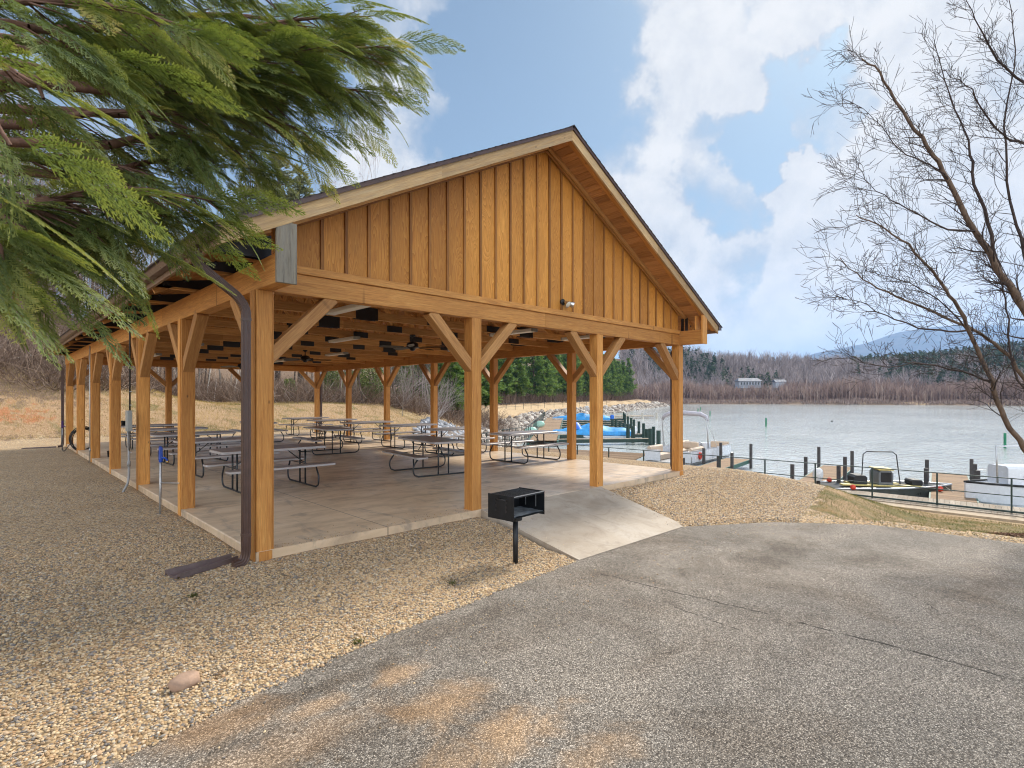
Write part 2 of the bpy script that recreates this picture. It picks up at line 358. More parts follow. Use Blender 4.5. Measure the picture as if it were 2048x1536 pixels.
# ------------------------------------------------------------------ mesh helpers
class MB:
    def __init__(s): s.v = []; s.f = []; s.tc = []; s.rv = []; s.mi = []
    def add(s, vs, fs, tcs, rv, mi=0):
        o = len(s.v); s.v += [tuple(q) for q in vs]; s.tc += tcs; s.rv += [rv]*len(vs)
        s.f += [tuple(i+o for i in f) for f in fs]; s.mi += [mi]*len(fs)
    def box(s, p0, p1, w, h, up=(0, 0, 1), ch=0.0, mi=0, rv=None):
        """timber from p0 to p1, w across, h along 'up', long edges chamfered by ch"""
        p0, p1 = Vector(p0), Vector(p1); ax = (p1-p0); L = ax.length; ax.normalize()
        up = Vector(up); up = (up-ax*up.dot(ax))
        if up.length < 1e-4: up = Vector((1, 0, 0)) - ax*ax.x
        up.normalize(); sd = ax.cross(up)
        a, b = w/2, h/2
        if ch: prof = [(-a+ch, -b), (a-ch, -b), (a, -b+ch), (a, b-ch), (a-ch, b), (-a+ch, b), (-a, b-ch), (-a, -b+ch)]
        else: prof = [(-a, -b), (a, -b), (a, b), (-a, b)]
        n = len(prof); off = (R.uniform(-50, 50), R.uniform(-50, 50), R.uniform(-50, 50)); rv = R.random() if rv is None else rv
        vs = []; tc = []
        for k, pt in ((0, p0), (L, p1)):
            for (x, y) in prof:
                vs.append(pt+sd*x+up*y); tc.append((k+off[0], x+off[1], y+off[2]))
        fs = [(i, (i+1) % n, n+(i+1) % n, n+i) for i in range(n)]
        fs = [tuple(f) for f in fs]+[tuple(range(n-1, -1, -1)), tuple(range(n, 2*n))]
        s.add(vs, fs, tc, rv, mi)
    def aabb(s, x0, x1, y0, y1, z0, z1, ch=0.0, mi=0, rv=None):
        d = (x1-x0, y1-y0, z1-z0); c = ((x0+x1)/2, (y0+y1)/2, (z0+z1)/2)
        k = d.index(max(d))
        if k == 0: s.box((x0, c[1], c[2]), (x1, c[1], c[2]), d[1], d[2], (0, 0, 1), ch, mi, rv)
        elif k == 1: s.box((c[0], y0, c[2]), (c[0], y1, c[2]), d[0], d[2], (0, 0, 1), ch, mi, rv)
        else: s.box((c[0], c[1], z0), (c[0], c[1], z1), d[0], d[1], (0, 1, 0), ch, mi, rv)
    def tube(s, pts, r, n=8, mi=0, rv=None, cap=True):
        pts = [Vector(p) for p in pts]; rs = r if hasattr(r, '__len__') else [r]*len(pts)
        rv = R.random() if rv is None else rv; rings = []; u = None; vs = []; tc = []; L = 0
        for i, p in enumerate(pts):
            t = (pts[min(i+1, len(pts)-1)]-pts[max(i-1, 0)])
            if t.length < 1e-9: t = Vector((0, 0, 1))
            t.normalize()
            if u is None: u = t.orthogonal().normalized()
            else:
                u = u-t*u.dot(t)
                u = u.normalized() if u.length > 1e-6 else t.orthogonal().normalized()
            w = t.cross(u)
            if i: L += (p-pts[i-1]).length
            for k in range(n):
                a = 2*PI*k/n; vs.append(p+(u*math.cos(a)+w*math.sin(a))*rs[i]); tc.append((L, rs[i]*math.cos(a), rs[i]*math.sin(a)))
        fs = []
        for i in range(len(pts)-1):
            for k in range(n):
                a, b = i*n+k, i*n+(k+1) % n; fs.append((a, b, b+n, a+n))
        if cap: fs += [tuple(range(n-1, -1, -1)), tuple((len(pts)-1)*n+k for k in range(n))]
        s.add(vs, fs, tc, rv, mi)
    def sweep(s, prof, pts, up=(0, 0, 1), mi=0, rv=.5, closed=True):
        """sweep a 2D profile (side, up) along pts"""
        pts = [Vector(p) for p in pts]; n = len(prof); vs = []; tc = []; L = 0
        for i, p in enumerate(pts):
            t0 = (pts[i]-pts[i-1]).normalized() if i else (pts[1]-pts[0]).normalized()
            t1 = (pts[i+1]-pts[i]).normalized() if i < len(pts)-1 else t0
            t = (t0+t1).normalized(); U = Vector(up); U = (U-t*U.dot(t)).normalized(); S = t.cross(U)
            if i: L += (p-pts[i-1]).length
            for (x, y) in prof: vs.append(p+S*x+U*y); tc.append((L, x, y))
        fs = []; m = n if closed else n-1
        for i in range(len(pts)-1):
            for k in range(m):
                a, b = i*n+k, i*n+(k+1) % n; fs.append((a, b, b+n, a+n))
        if closed: fs += [tuple(range(n-1, -1, -1)), tuple((len(pts)-1)*n+k for k in range(n))]
        s.add(vs, fs, tc, rv, mi)
    def prism(s, poly, z0, z1, mi=0, rv=None, M4=None):
        n = len(poly); rv = R.random() if rv is None else rv
        vs = [Vector((x, y, z0)) for x, y in poly]+[Vector((x, y, z1)) for x, y in poly]
        if M4 is not None: vs = [M4 @ q for q in vs]
        fs = [(i, (i+1) % n, n+(i+1) % n, n+i) for i in range(n)]+[tuple(range(n-1, -1, -1)), tuple(range(n, 2*n))]
        s.add(vs, fs, [tuple(q) for q in vs], rv, mi)
    def lathe(s, prof, c=(0, 0, 0), n=16, mi=0, rv=.5, M4=None):
        vs = []; 
        for (r, z) in prof:
            for k in range(n):
                a = 2*PI*k/n; vs.append(Vector((r*math.cos(a), r*math.sin(a), z)))
        if M4 is not None: vs = [M4 @ q for q in vs]
        vs = [q+Vector(c) for q in vs]; fs = []
        for i in range(len(prof)-1):
            for k in range(n): a, b = i*n+k, i*n+(k+1) % n; fs.append((a, b, b+n, a+n))
        s.add(vs, fs, [tuple(q) for q in vs], rv, mi)
    def grid(s, rows, mi=0, rv=.5):
        m, n = len(rows), len(rows[0]); vs = [q for r in rows for q in r]
        fs = [(i*n+j, i*n+j+1, (i+1)*n+j+1, (i+1)*n+j) for i in range(m-1) for j in range(n-1)]
        s.add(vs, fs, [tuple(q) for q in vs], rv, mi)
    def build(s, name, mats, parent=None, loc=None, smooth=False, fixn=True):
        me = bpy.data.meshes.new(name); me.from_pydata(s.v, [], s.f)
        a = me.attributes.new('tc', 'FLOAT_VECTOR', 'POINT'); a.data.foreach_set('vector', np.array(s.tc, dtype=np.float32).ravel())
        b = me.attributes.new('rv', 'FLOAT', 'POINT'); b.data.foreach_set('value', np.array(s.rv, dtype=np.float32))
        if not isinstance(mats, (list, tuple)): mats = [mats]
        for m in mats: me.materials.append(m)
        if any(s.mi): me.polygons.foreach_set('material_index', s.mi)
        if smooth: me.polygons.foreach_set('use_smooth', [True]*len(s.f))
        me.update()
        if fixn:
            import bmesh
            bm = bmesh.new(); bm.from_mesh(me); bmesh.ops.recalc_face_normals(bm, faces=bm.faces); bm.to_mesh(me); bm.free()
        o = bpy.data.objects.new(name, me); col.objects.link(o)
        if parent is not None: o.parent = parent
        if loc is not None: o.location = loc
        return o
def npmesh(name, V, F, rv, mat, parent=None, smooth=False, extra=None):
    me = bpy.data.meshes.new(name); V = np.asarray(V, np.float32); F = np.asarray(F, np.int32); k = F.shape[1]
    me.vertices.add(len(V)); me.vertices.foreach_set('co', V.ravel())
    me.loops.add(F.size); me.loops.foreach_set('vertex_index', F.ravel())
    me.polygons.add(len(F)); me.polygons.foreach_set('loop_start', np.arange(0, F.size, k, dtype=np.int32))
    me.polygons.foreach_set('loop_total', np.full(len(F), k, np.int32))
    if smooth: me.polygons.foreach_set('use_smooth', np.ones(len(F), bool))
    if rv is not None:
        b = me.attributes.new('rv', 'FLOAT', 'POINT'); b.data.foreach_set('value', np.asarray(rv, np.float32))
    for nm, arr in (extra or {}).items():
        b = me.attributes.new(nm, 'FLOAT', 'POINT'); b.data.foreach_set('value', np.asarray(arr, np.float32))
    me.materials.append(mat); me.update(calc_edges=True); me.validate()
    o = bpy.data.objects.new(name, me); col.objects.link(o)
    if parent is not None: o.parent = parent
    return o
def tag(o, label=None, cat=None, group=None, kind=None):
    if label: o['label'] = label
    if cat: o['category'] = cat
    if group: o['group'] = group
    if kind: o['kind'] = kind
    return o
def empty(name, loc=(0, 0, 0), rz=0):
    o = bpy.data.objects.new(name, None); col.objects.link(o); o.location = loc; o.rotation_euler = (0, 0, rz); o.empty_display_size = .2
    return o
def kids(o): return [c for c in bpy.data.objects if c.parent == o]
_kc = {}
def copy_tree(src, kmap):
    c = src.copy(); col.objects.link(c)
    for ch in kmap.get(src, []):
        cc = copy_tree(ch, kmap); cc.parent = c
    return c
def kidmap(root):
    km = {}
    def rec(o):
        km[o] = kids(o)
        for c in km[o]: rec(c)
    rec(root); return km

# ------------------------------------------------------------------ shore & terrain
LAKE = [(15.9+40, 17.2-40), (15.9, 17.2), (3.9, 29.2), (-2.2, 34.2), (-1.2, 40), (-.4, 48), (2.8, 66), (7.5, 92), (17, 118), (27, 138), (45, 183), (71, 243), (84, 288), (120, 288), (180, 262), (240, 226), (290, 195), (420, 100), (700, -100), (500, -500), (100, -300)]
LK = np.array(LAKE, float)
def lake_sd(r, d):
    """signed distance to the shore, + on land (vectorised)"""
    r = np.asarray(r, float); d = np.asarray(d, float); best = np.full(r.shape, 1e9); ins = np.zeros(r.shape, bool); n = len(LK)
    for i in range(n):
        ax, ay = LK[i]; bx, by = LK[(i+1) % n]; ex, ey = bx-ax, by-ay; L2 = ex*ex+ey*ey
        t = np.clip(((r-ax)*ex+(d-ay)*ey)/L2, 0, 1); best = np.minimum(best, np.hypot(r-ax-t*ex, d-ay-t*ey))
        cond = ((ay > d) != (by > d)); xi = (bx-ax)*(d-ay)/((by-ay) if by != ay else 1e-9)+ax
        ins ^= cond & (r < xi)
    return np.where(ins, -best, best)
def smst(a, b, x):
    t = np.clip((x-a)/(b-a), 0, 1); return t*t*(3-2*t)
def zpave(X): return -.26-.030*(np.asarray(X)+0.0)
def pave_sd(X, Y):
    """+ outside the asphalt"""
    X = np.asarray(X, float); Y = np.asarray(Y, float)
    yedge = np.interp(X, [-30, -1.7, -.9, .2, 1.35, 3.1, 6.05, 7.6, 9.2], [-8.0, -2.66, -2.42, -2.2, -2.05, -1.83, -1.72, -2.5, -4.2])
    xedge = np.interp(Y, [-60, -9, -5.6, -3.7, -2.4], [10.5, 9.3, 9.0, 8.75, 7.9])
    return np.maximum(Y-yedge, X-xedge)
def H(X, Y, fine=True):
    X = np.asarray(X, float); Y = np.asarray(Y, float)
    x, y = X-TX, Y-TY; r = x*SN-y*CS; d = x*CS+y*SN
    s = lake_sd(r, d)
    zp = zpave(np.clip(X, -6, 9))
    side = smst(11.0, 9.4, X)*smst(-.9, -.05, X)+ (X > 9.4)*0
    t = smst(-1.9, -.1, Y)
    plate = zp+(-.105-zp)*t
    plate = np.where((X < -1.0), zp+(-.105-zp)*smst(-4.5, 1.0, Y), plate)
    # hillside and mound beyond the far end
    tt = Y-22.3-.25*np.clip(6-X, 0, 8)*0
    wl = smst(9, -3, X)
    mound = 1.25*smst(0, 7.5, tt)+.02*np.clip(tt-9, 0, 60)
    steep = .42*np.clip(tt, 0, 70)+.6*smst(0, 3, tt)
    right = smst(27, 18, X-.1*tt)
    plate = plate+(mound*(1-wl)+steep*wl)*(.12+.88*right)*(tt > 0)
    far = smst(60, 130, d)*smst(8, 90, s); plate = plate+far*14*smst(0, 90, s)*(d < 290)
    # shore
    m = .24-.118*smst(-1.3, -3.8, Y)+.18*smst(31, 42, d); 
    shore = np.where(s < 1.2, -2.02+(s-1.2)*.75, -2.02+np.maximum(s-1.9, 0)*m)
    k = .25; hh = np.clip(.5+.5*(shore-plate)/k, 0, 1); z = shore*(1-hh)+plate*hh-k*hh*(1-hh)
    # far shore: reeds flat then hills
    beyond = (d > 120) & (s > 0) & (r > 60) | (d > 288)
    fs = np.clip(s, 0, 3000)
    hill = 1.0*smst(0, 20, s)+36*smst(50, 190, fs)*(.75+.25*np.sin(r*.012+1.0))+8*smst(150, 420, fs)
    z = np.where(beyond, -2.2+np.minimum(s, 3)*.25+hill, z)
    z = np.where(s < -3, -3.4, z)
    return z
def build_terrain():
    def axis(a, b, step, lo, hi, g=1.055):
        xs = list(np.arange(a, b+1e-6, step)); q = step; x = xs[-1]
        while x < hi: q = min(q*g, 60 if x > 500 else 7.0); x += q; xs.append(x)
        q = step; x = a; L = []
        while x > lo: q = min(q*g, 60); x -= q; L.append(x)
        return np.array(L[::-1]+xs)
    xs = axis(-4.2, 12, .14, -700, 1500); ys = axis(-4.6, 1.2, .14, -700, 1500)
    XX, YY = np.meshgrid(xs, ys, indexing='ij'); Z = H(XX, YY)
    sd = pave_sd(XX, YY)
    base = zpave(XX)
    # asphalt sits as a sheet of its own: the ground dips just beneath it
    Z = np.where(sd < .35, base+np.clip(sd*.35, -.06, .05)*np.where(sd < 0, 1, .7)+.008*(sd > 0), Z)
    nz = np.array([[noise.noise(Vector((x*.9, y*.9, 0)))*.5+noise.noise(Vector((x*.25, y*.25, 3))) for y in ys] for x in xs])
    x_, y_ = XX-TX, YY-TY; r = x_*SN-y_*CS; d = x_*CS+y_*SN; s = lake_sd(r, d)
    amp = .022*smst(.1, 1.2, sd)+.12*smst(24, 34, YY)+.5*smst(60, 200, d)
    Z = Z+nz*amp
    # beneath slab and ramp keep it low
    under = (XX > .05) & (XX < 9.15) & (YY > .05) & (YY < 18.5); Z = np.where(under, -.25, Z)
    ramp = (XX > 3.2) & (XX < 6.0) & (YY > -1.9) & (YY < .05); Z = np.where(ramp, np.minimum(Z, base-.05), Z)
    tt = YY-22.3
    gl = YY-(-2.75+.2*(XX-8.2))+.28*np.sin(XX*3.1+1)*np.sin(XX*1.3)+.12*np.sin(XX*9)
    gravel = smst(.8, -.8, tt)*smst(14.5, 13.5, XX)*np.where(XX > 7.6, smst(-.12, .22, gl), 1)*smst(-14, -12, XX)
    gravel = np.maximum(gravel, smst(24, 21, YY)*(XX < 9.3)*1.0)
    gravel *= (s > 0)
    wl = smst(8, -1, XX+.0*YY)
    grass = (1-gravel)*smst(13.0, 10.0, tt*(.4+2.3*wl))*smst(120, 90, d)
    grass = np.maximum(grass, smst(45, 50, d)*smst(45, 25, s)*smst(260, 200, d)*.62)
    cl = np.exp(-((XX+1.4)/3.2)**2-((tt-2.0)/1.2)**2)
    grass = grass*(1-.55*smst(6, 0, XX)*smst(.5, 3, tt))
    clay = np.clip(cl*1.0, 0, 1)*.62
    sand = smst(3.2, 1.2, s)*(s > -2)*.9*(d < 60)
    sand = np.maximum(sand, smst(3.2, 4.5, s)*smst(9.5, 7.5, s)*(d > 42)*(d < 270)*.75)
    n, m = XX.shape; idx = np.arange(n*m).reshape(n, m)
    F = np.stack([idx[:-1, :-1], idx[1:, :-1], idx[1:, 1:], idx[:-1, 1:]], -1).reshape(-1, 4)
    V = np.stack([XX, YY, Z], -1).reshape(-1, 3)
    lawn = ((XX > 8) & (YY < 1) & (d < 60))*1.0*smst(3, 5, s)
    o = npmesh('ground', V, F, None, M['terrain'], smooth=True, extra={'gravel': gravel.ravel(), 'grass': grass.ravel(), 'clay': clay.ravel(), 'sand': sand.ravel(), 'lawn': lawn.ravel()})
    tag(o, kind='structure', label='gravel and grass ground with a leafy hillside running down to the lake')
    return xs, ys, Z
TXS, TYS, TZ = build_terrain()
def HZt(X, Y):
    i = np.clip(np.searchsorted(TXS, X)-1, 0, len(TXS)-2); j = np.clip(np.searchsorted(TYS, Y)-1, 0, len(TYS)-2)
    fx = (X-TXS[i])/(TXS[i+1]-TXS[i]); fy = (Y-TYS[j])/(TYS[j+1]-TYS[j])
    return TZ[i, j]*(1-fx)*(1-fy)+TZ[i+1, j]*fx*(1-fy)+TZ[i, j+1]*(1-fx)*fy+TZ[i+1, j+1]*fx*fy
def hz1(X, Y): return float(HZt(np.array([X]), np.array([Y]))[0])
# asphalt sheet
def build_pave():
    st = .12; xs = np.arange(-9, 9.2, st); vs = []; fs = []; rows = []
    for x in np.concatenate([np.arange(-30, -9, 1.5), xs]):
        ye = float(np.interp(x, [-30, -1.7, -.9, .2, 1.35, 3.1, 6.05, 7.6, 9.2], [-8.0, -2.66, -2.42, -2.2, -2.05, -1.83, -1.72, -2.5, -4.2]))+.02+.035*noise.noise(Vector((x*3, 0, 0)))+.02*noise.noise(Vector((x*11, 4, 0)))
        rows.append([Vector((x, y, float(zpave(x)))) for y in np.concatenate([[-60, -30, -12], np.linspace(-9.0, ye, 40)])])
    mb = MB(); mb.grid(rows)
    # strip out to the lawn edge
    rr = []
    for y in np.concatenate([[-60, -30, -12], np.linspace(-9, -4.2, 40)]):
        xe = float(np.interp(y, [-60, -9, -5.6, -3.7, -2.4], [10.5, 9.3, 9.0, 8.75, 7.9]))
        rr.append(None)
    o = mb.build('parking_pavement', M['asphalt']); return tag(o, kind='structure', label='worn grey asphalt pavement with cracks and brown clay stains')
build_pave()
# lake
def build_water():
    mb = MB(); pts = [P(r, d, -2.4) for r, d in [(-60, 25), (60, -90), (900, -600), (900, 400), (-60, 420)]]
    mb.add(pts, [(0, 1, 2, 3, 4)], [tuple(p) for p in pts], 0)
    tag(mb.build('water', M['water']), kind='structure', label='rippled lake water reflecting the bright sky')
build_water()

# ------------------------------------------------------------------ pavilion
SX, SY, W, BT = 2.9955, 3.060, .1846, 2.803
XR, YB = 3*SX+W, 6*SY+W                   # outer faces, 9.17 x 18.54
XC = XR/2; APEX = 5.71; SL = .517; OV = .566; EX = .53
def zf(x): return APEX-abs(x-XC)*SL        # underside line of the rake boards
pav = empty('picnic_pavilion', (0, 0, 0))
tag(pav, 'large open timber picnic pavilion with a board and batten gable on a concrete slab', 'pavilion')
mb = MB(); mb.aabb(0, XR, 0.0, YB, -.16, 0, .012)
slab = mb.build('floor_slab', M['slab'], pav)
def brace(mb_, x, y, dx, dy):
    """knee brace rising from post face at (x,y) in direction (dx,dy)"""
    zlo, run = 2.12, .70; o = W/2
    p0 = Vector((x+dx*(o-.05), y+dy*(o-.05), zlo-.05)); p1 = Vector((x+dx*(o+run), y+dy*(o+run), BT+.02))
    ax = (p1-p0).normalized()
    mb_.box(p0, p1, .150, .14, (0, 0, 1), .005)
ROWS = [(i, 0) for i in range(4)]+[(i, 6) for i in range(4)]+[(0, j) for j in range(1, 6)]+[(3, j) for j in range(1, 6)]
for (i, j) in ROWS:
    x0, y0 = i*SX, j*SY; cx, cy = x0+W/2, y0+W/2; mb = MB()
    # built-up post: three plies, the middle one runs past the slab
    mb.box((x0+(W-.020)/2, cy, 0), (x0+(W-.020)/2, cy, BT), W-.020, W, (0, 1, 0), .006)
    mb.box((x0+W-.0095, cy, 0), (x0+W-.0095, cy, BT), .018, W-.014, (0, 1, 0), .003)
    if i == 0: mb.box((x0-.007, cy, -.2), (x0-.007, cy, BT), .011, W-.05, (0, 1, 0), .002)
    if j == 0 and i in (0, 3): mb.box((cx, -.009, -.2), (cx, -.009, -.005), W-.05, .015, (0, 1, 0), .002)
    post = mb.build('post', M['post'], pav)
    dirs = []
    if j in (0, 6):
        if i > 0: dirs.append((-1, 0))
        if i < 3: dirs.append((1, 0))
    if i in (0, 3):
        if j > 0: dirs.append((0, -1))
        if j < 6: dirs.append((0, 1))
    for (dx, dy) in dirs:
        mb = MB(); brace(mb, cx, cy, dx, dy); mb.build('brace', M['brace'], pav)
# perimeter beams
def beam(p0, p1, w, h, n=1, mat='beam', ch=.005):
    mb = MB(); p0, p1 = Vector(p0), Vector(p1)
    for k in range(n):
        a = p0.lerp(p1, k/n); b = p0.lerp(p1, (k+1)/n-(.0006 if k < n-1 else 0)); mb.box(a, b, w, h, (0, 0, 1), ch)
    return mb.build('beam', M[mat], pav)
BH = .232
beam((W+.004, W/2-.012, BT+BH/2), (XR-W-.004, W/2-.012, BT+BH/2), W-.03, BH, 2)
beam((W+.004, YB-W/2+.012, BT+BH/2), (XR-W-.004, YB-W/2+.012, BT+BH/2), W-.03, BH, 2)
SB = .30
for x in (W/2+.008, XR-W/2-.008): beam((x, -OV+.045, BT+SB/2+.003), (x, YB+OV-.045, BT+SB/2+.003), W-.02, SB, 4)
# end caps of the side beams (the near left one weathered grey)
for (x, y, m) in ((0.1, -OV+.0245, 'weathered'), (XR-.1, -OV+.0245, 'post'), (.1, YB+OV-.0245, 'weathered'), (XR-.1, YB+OV-.0245, 'post')):
    mb = MB(); mb.box((x, y, BT-.004), (x, y, zf(x)+.02), .205, .040, (0, 1, 0), .004); q = mb.build('beam_cap', M[m], pav)
    if m == 'weathered' and y < 0: q['label'] = 'weathered grey end cap of the left side beam'
    mb = MB(); xi = x+(.085 if x < XC else -.085); yy = y+(.16 if y < 0 else -.16)
    mb.box((x, yy, BT+SB+.006), (x, yy, zf(x)+.02), .16, .036, (0, 1, 0), .003); mb.build('outlook_block', M['post'], pav)
# gable walls: siding panels, battens, bottom trim
def gable(y, s):
    w = empty('gable_wall', (0, 0, 0)); w.parent = pav
    mb = MB(); tz = BT+BH
    mb.box((W+.006, y-s*.004, tz+.047), (XR-W-.006, y-s*.004, tz+.047), .036, .088, (0, 0, 1), .004); mb.build('trim_board', M['beam'], w)
    xs = [W+.006]+[.735+.3048*k for k in range(0, 27)]+[XR-W-.006]; zb = tz+.094
    mb = MB()
    for a, b in zip(xs[:-1], xs[1:]):
        yy = y+s*.030; off = (R.uniform(-50, 50), R.uniform(-50, 50), 0)
        pl = [(a, zb), (b, zb), (b, zf(b)+.06)]
        if a < XC < b: pl.append((XC, zf(XC)+.06))
        pl.append((a, zf(a)+.06))
        vs = [(x, yy, z) for x, z in pl]+[(x, yy+s*.012, z) for x, z in pl]; n = len(pl)
        fs = [tuple(range(n)), tuple(range(2*n-1, n-1, -1))]+[(i, (i+1) % n, n+(i+1) % n, n+i) for i in range(n)]
        mb.add(vs, fs, [(z+off[0], x+off[1], 0) for x, z in pl]*2, R.random())
    mb.build('siding', M['siding'], w)
    for x in xs[1:-1]:
        mb = MB(); mb.box((x, y+s*.018, zb+.002), (x, y+s*.018, zf(x)+.05), .040, .022, (0, 1, 0), .002); mb.build('batten', M['batten'], w)
    for sg in (-1, 1):
        mb = MB(); xe = XC-sg*(XC-W-.01)
        mb.box((xe, y-s*.012, zf(xe)+.045), (XC-sg*.002, y-s*.012, zf(XC)+.045), .036, .085, (0, 0, 1), .003)
        mb.build('frieze_board', M['batten'], w)
gable(0, 1); gable(YB, -1)
# rake boards, drip edges, roof deck, shingles
for yy, s in ((-OV, 1), (YB+OV, -1)):
    for sg in (-1, 1):
        mb = MB(); xe = XC+sg*(XC+EX); n = Vector((sg*SL, 0, 1)).normalized(); o = n*.093
        nb = 2
        for k in range(nb):
            a = Vector((lerp(XC+sg*.001, xe, k/nb), yy+s*.02, 0)); b = Vector((lerp(XC+sg*.001, xe, (k+1)/nb)-sg*.0008, yy+s*.02, 0))
            a.z, b.z = zf(a.x), zf(b.x)
            off = (R.uniform(-50, 50), R.uniform(-50, 50), 0); hgt = .205
            vs = []
            for q in (a, b):
                for (dy, dz) in ((-.018, 0), (.018, 0), (.018, hgt), (-.018, hgt)): vs.append((q.x, q.y+dy, q.z+dz))
            fs = [(0, 1, 5, 4), (1, 2, 6, 5), (2, 3, 7, 6), (3, 0, 4, 7), (0, 3, 2, 1), (4, 5, 6, 7)]
            mb.add(vs, fs, [(x*1.12+off[0], (z-zf(x))+off[1], y) for x, y, z in vs], R.random())
        mb.build('rake_board', M['fascia'], pav)
        mb = MB(); yb2 = yy+s*.089; mb.box((xe-sg*.03, yb2, zf(xe-sg*.03)+.10), (XC+sg*.003, yb2, zf(XC)+.10), .094, .135, (0, 0, 1), .003); mb.build('sub_rake', M['beam'], pav)
        mb = MB(); prof = [(.0, 0), (.024, 0), (.024, .052), (.0, .052)]
        prof = [(x*(1 if sg*s > 0 else -1), z) for x, z in prof]
        mb.sweep(prof, [(XC, yy, APEX+.162), (xe+sg*.02, yy, zf(xe)+.162-.02*SL)], (0, 0, 1)); mb.build('drip_edge', M['brown_metal'], pav)
DZ = .085     # roof board underside above the rake board underside
roof = empty('roof'); roof.parent = pav
for sg in (-1, 1):
    mb = MB(); L = math.hypot(XC+EX, (XC+EX)*SL); n = int(L/.142)
    nrm = Vector((sg*SL, 0, 1)).normalized(); dn = Vector((sg, 0, -SL)).normalized()
    top = Vector((XC, 0, APEX+DZ))
    for k in range(n):
        c = top+dn*((k+.5)*L/n)+nrm*.011
        seg = 3
        cuts = [-OV+.04]+sorted(R.uniform(1, 17) for _ in range(seg))+[YB+OV-.04]
        for a, b in zip(cuts[:-1], cuts[1:]):
            if b-a < .05: continue
            mb.box((c.x, a, c.z), (c.x, b-.001, c.z), L/n-.004, .02, tuple(nrm), .003)
    mb.build('roof_boards', M['soffit'], roof)
    mb = MB(); sp = .14; m = int((L+.06)/sp); 
    for k in range(m+1):
        a = top+dn*(k*(L+.06)/(m+1)-.0)+nrm*.090; b = top+dn*((k+1)*(L+.06)/(m+1)+.03)+nrm*.090
        a = a+nrm*.02; b = b+nrm*.031
        q = 60
        ys = [-OV-.035+(YB+2*OV+.07)*i/q for i in range(q+1)]
        rows = [[(a.x, y, a.z) for y in ys], [(b.x, y, b.z+R.uniform(-.002, .004)) for y in ys], [(b.x-nrm.x*.012, y, b.z-nrm.z*.012) for y in ys]]
        mb.grid([[Vector(p_) for p_ in r] for r in rows])
    # solid sheathing under the shingle courses
    mid = top+dn*((L+.03)/2)+nrm*.036
    e1 = top+nrm*.0635; e2 = top+dn*(L+.02)+nrm*.0635
    mb.box(e1+Vector((0, YB/2, 0)), e2+Vector((0, YB/2, 0)), YB+2*OV-.085, .083, tuple(nrm))
    mb.build('shingles', M['shingle'], roof)
mb = MB()
for k in range(66):
    y = -OV-.04+k*.300
    mb.sweep([(-.15, -.15*SL-.0), (0, .012), (.15, -.15*SL), (.15, -.15*SL-.008), (0, -.002), (-.15, -.15*SL-.008)], [(XC, y, APEX+DZ+.137+.004*(k % 2)), (XC, min(y+.30, YB+OV+.04), APEX+DZ+.139+.004*(k % 2))], (0, 0, 1))
mb.build('ridge_cap', M['shingle'], roof)
# eave boards + gutters
for sg in (-1, 1):
    xe = XC+sg*(XC+EX)
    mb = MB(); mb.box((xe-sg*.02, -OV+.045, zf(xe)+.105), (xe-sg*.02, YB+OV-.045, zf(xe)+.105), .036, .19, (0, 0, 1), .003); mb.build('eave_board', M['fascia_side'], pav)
    mb = MB(); g = [(0, .10), (0, 0), (.075, 0), (.105, .045), (.12, .10), (.112, .10), (.098, .05), (.07, .008), (.008, .008), (.008, .10)]
    prof = [(x*(-sg if True else sg), z) for x, z in g]
    mb.sweep(prof, [(xe+sg*.002, YB+OV, zf(xe)+.075), (xe+sg*.002, -OV+.01, zf(xe)+.075)], (0, 0, 1)) if False else mb.sweep([(sg*x, z) for x, z in g], [(xe+sg*.002, -OV-.01, zf(xe)+.075), (xe+sg*.002, YB+OV+.01, zf(xe)+.075)], (0, 0, 1))
    # end plates
    for y in (-OV-.012, YB+OV+.012): mb.aabb(min(xe, xe+sg*.12), max(xe, xe+sg*.12), y-.003, y+.003, zf(xe)+.076, zf(xe)+.172)
    mb.build('gutter', M['brown_metal'], pav)
# downspouts
def corr(w, h):
    """corrugated rectangular pipe profile"""
    out = []; 
    for (ax, ay, bx, by, k) in ((-w, -h, w, -h, 3), (w, -h, w, h, 2), (w, h, -w, h, 3), (-w, h, -w, -h, 2)):
        L = math.hypot(bx-ax, by-ay); nx, ny = (by-ay)/L, -(bx-ax)/L; nx, ny = -nx, -ny
        for i in range(k*4):
            t = i/(k*4); dpt = .004*(1 if (i % 4) in (1, 2) else 0)
            out.append((ax+(bx-ax)*t+nx*dpt, ay+(by-ay)*t+ny*dpt))
    return out
def downspout(pts, w=.040, h=.031, up=(0, 1, 0), seams=()):
    d = empty('downspout'); d.parent = pav
    mb = MB(); mb.sweep(corr(w, h), pts, up, rv=.5); mb.build('pipe', M['brown_metal'], d, smooth=False)
    for (a, b) in seams: mb = MB(); mb.sweep([(-w-.004, -h-.004), (w+.004, -h-.004), (w+.004, h+.004), (-w-.004, h+.004)], [a, b], up); mb.build('band', M['brown_metal'], d)
    return d
def arc(p, q, r_, n=6):
    p, q, r_ = Vector(p), Vector(q), Vector(r_)
    return [(p*(1-t)**2+q*2*t*(1-t)+r_*t*t) for t in [i/n for i in range(n+1)]]
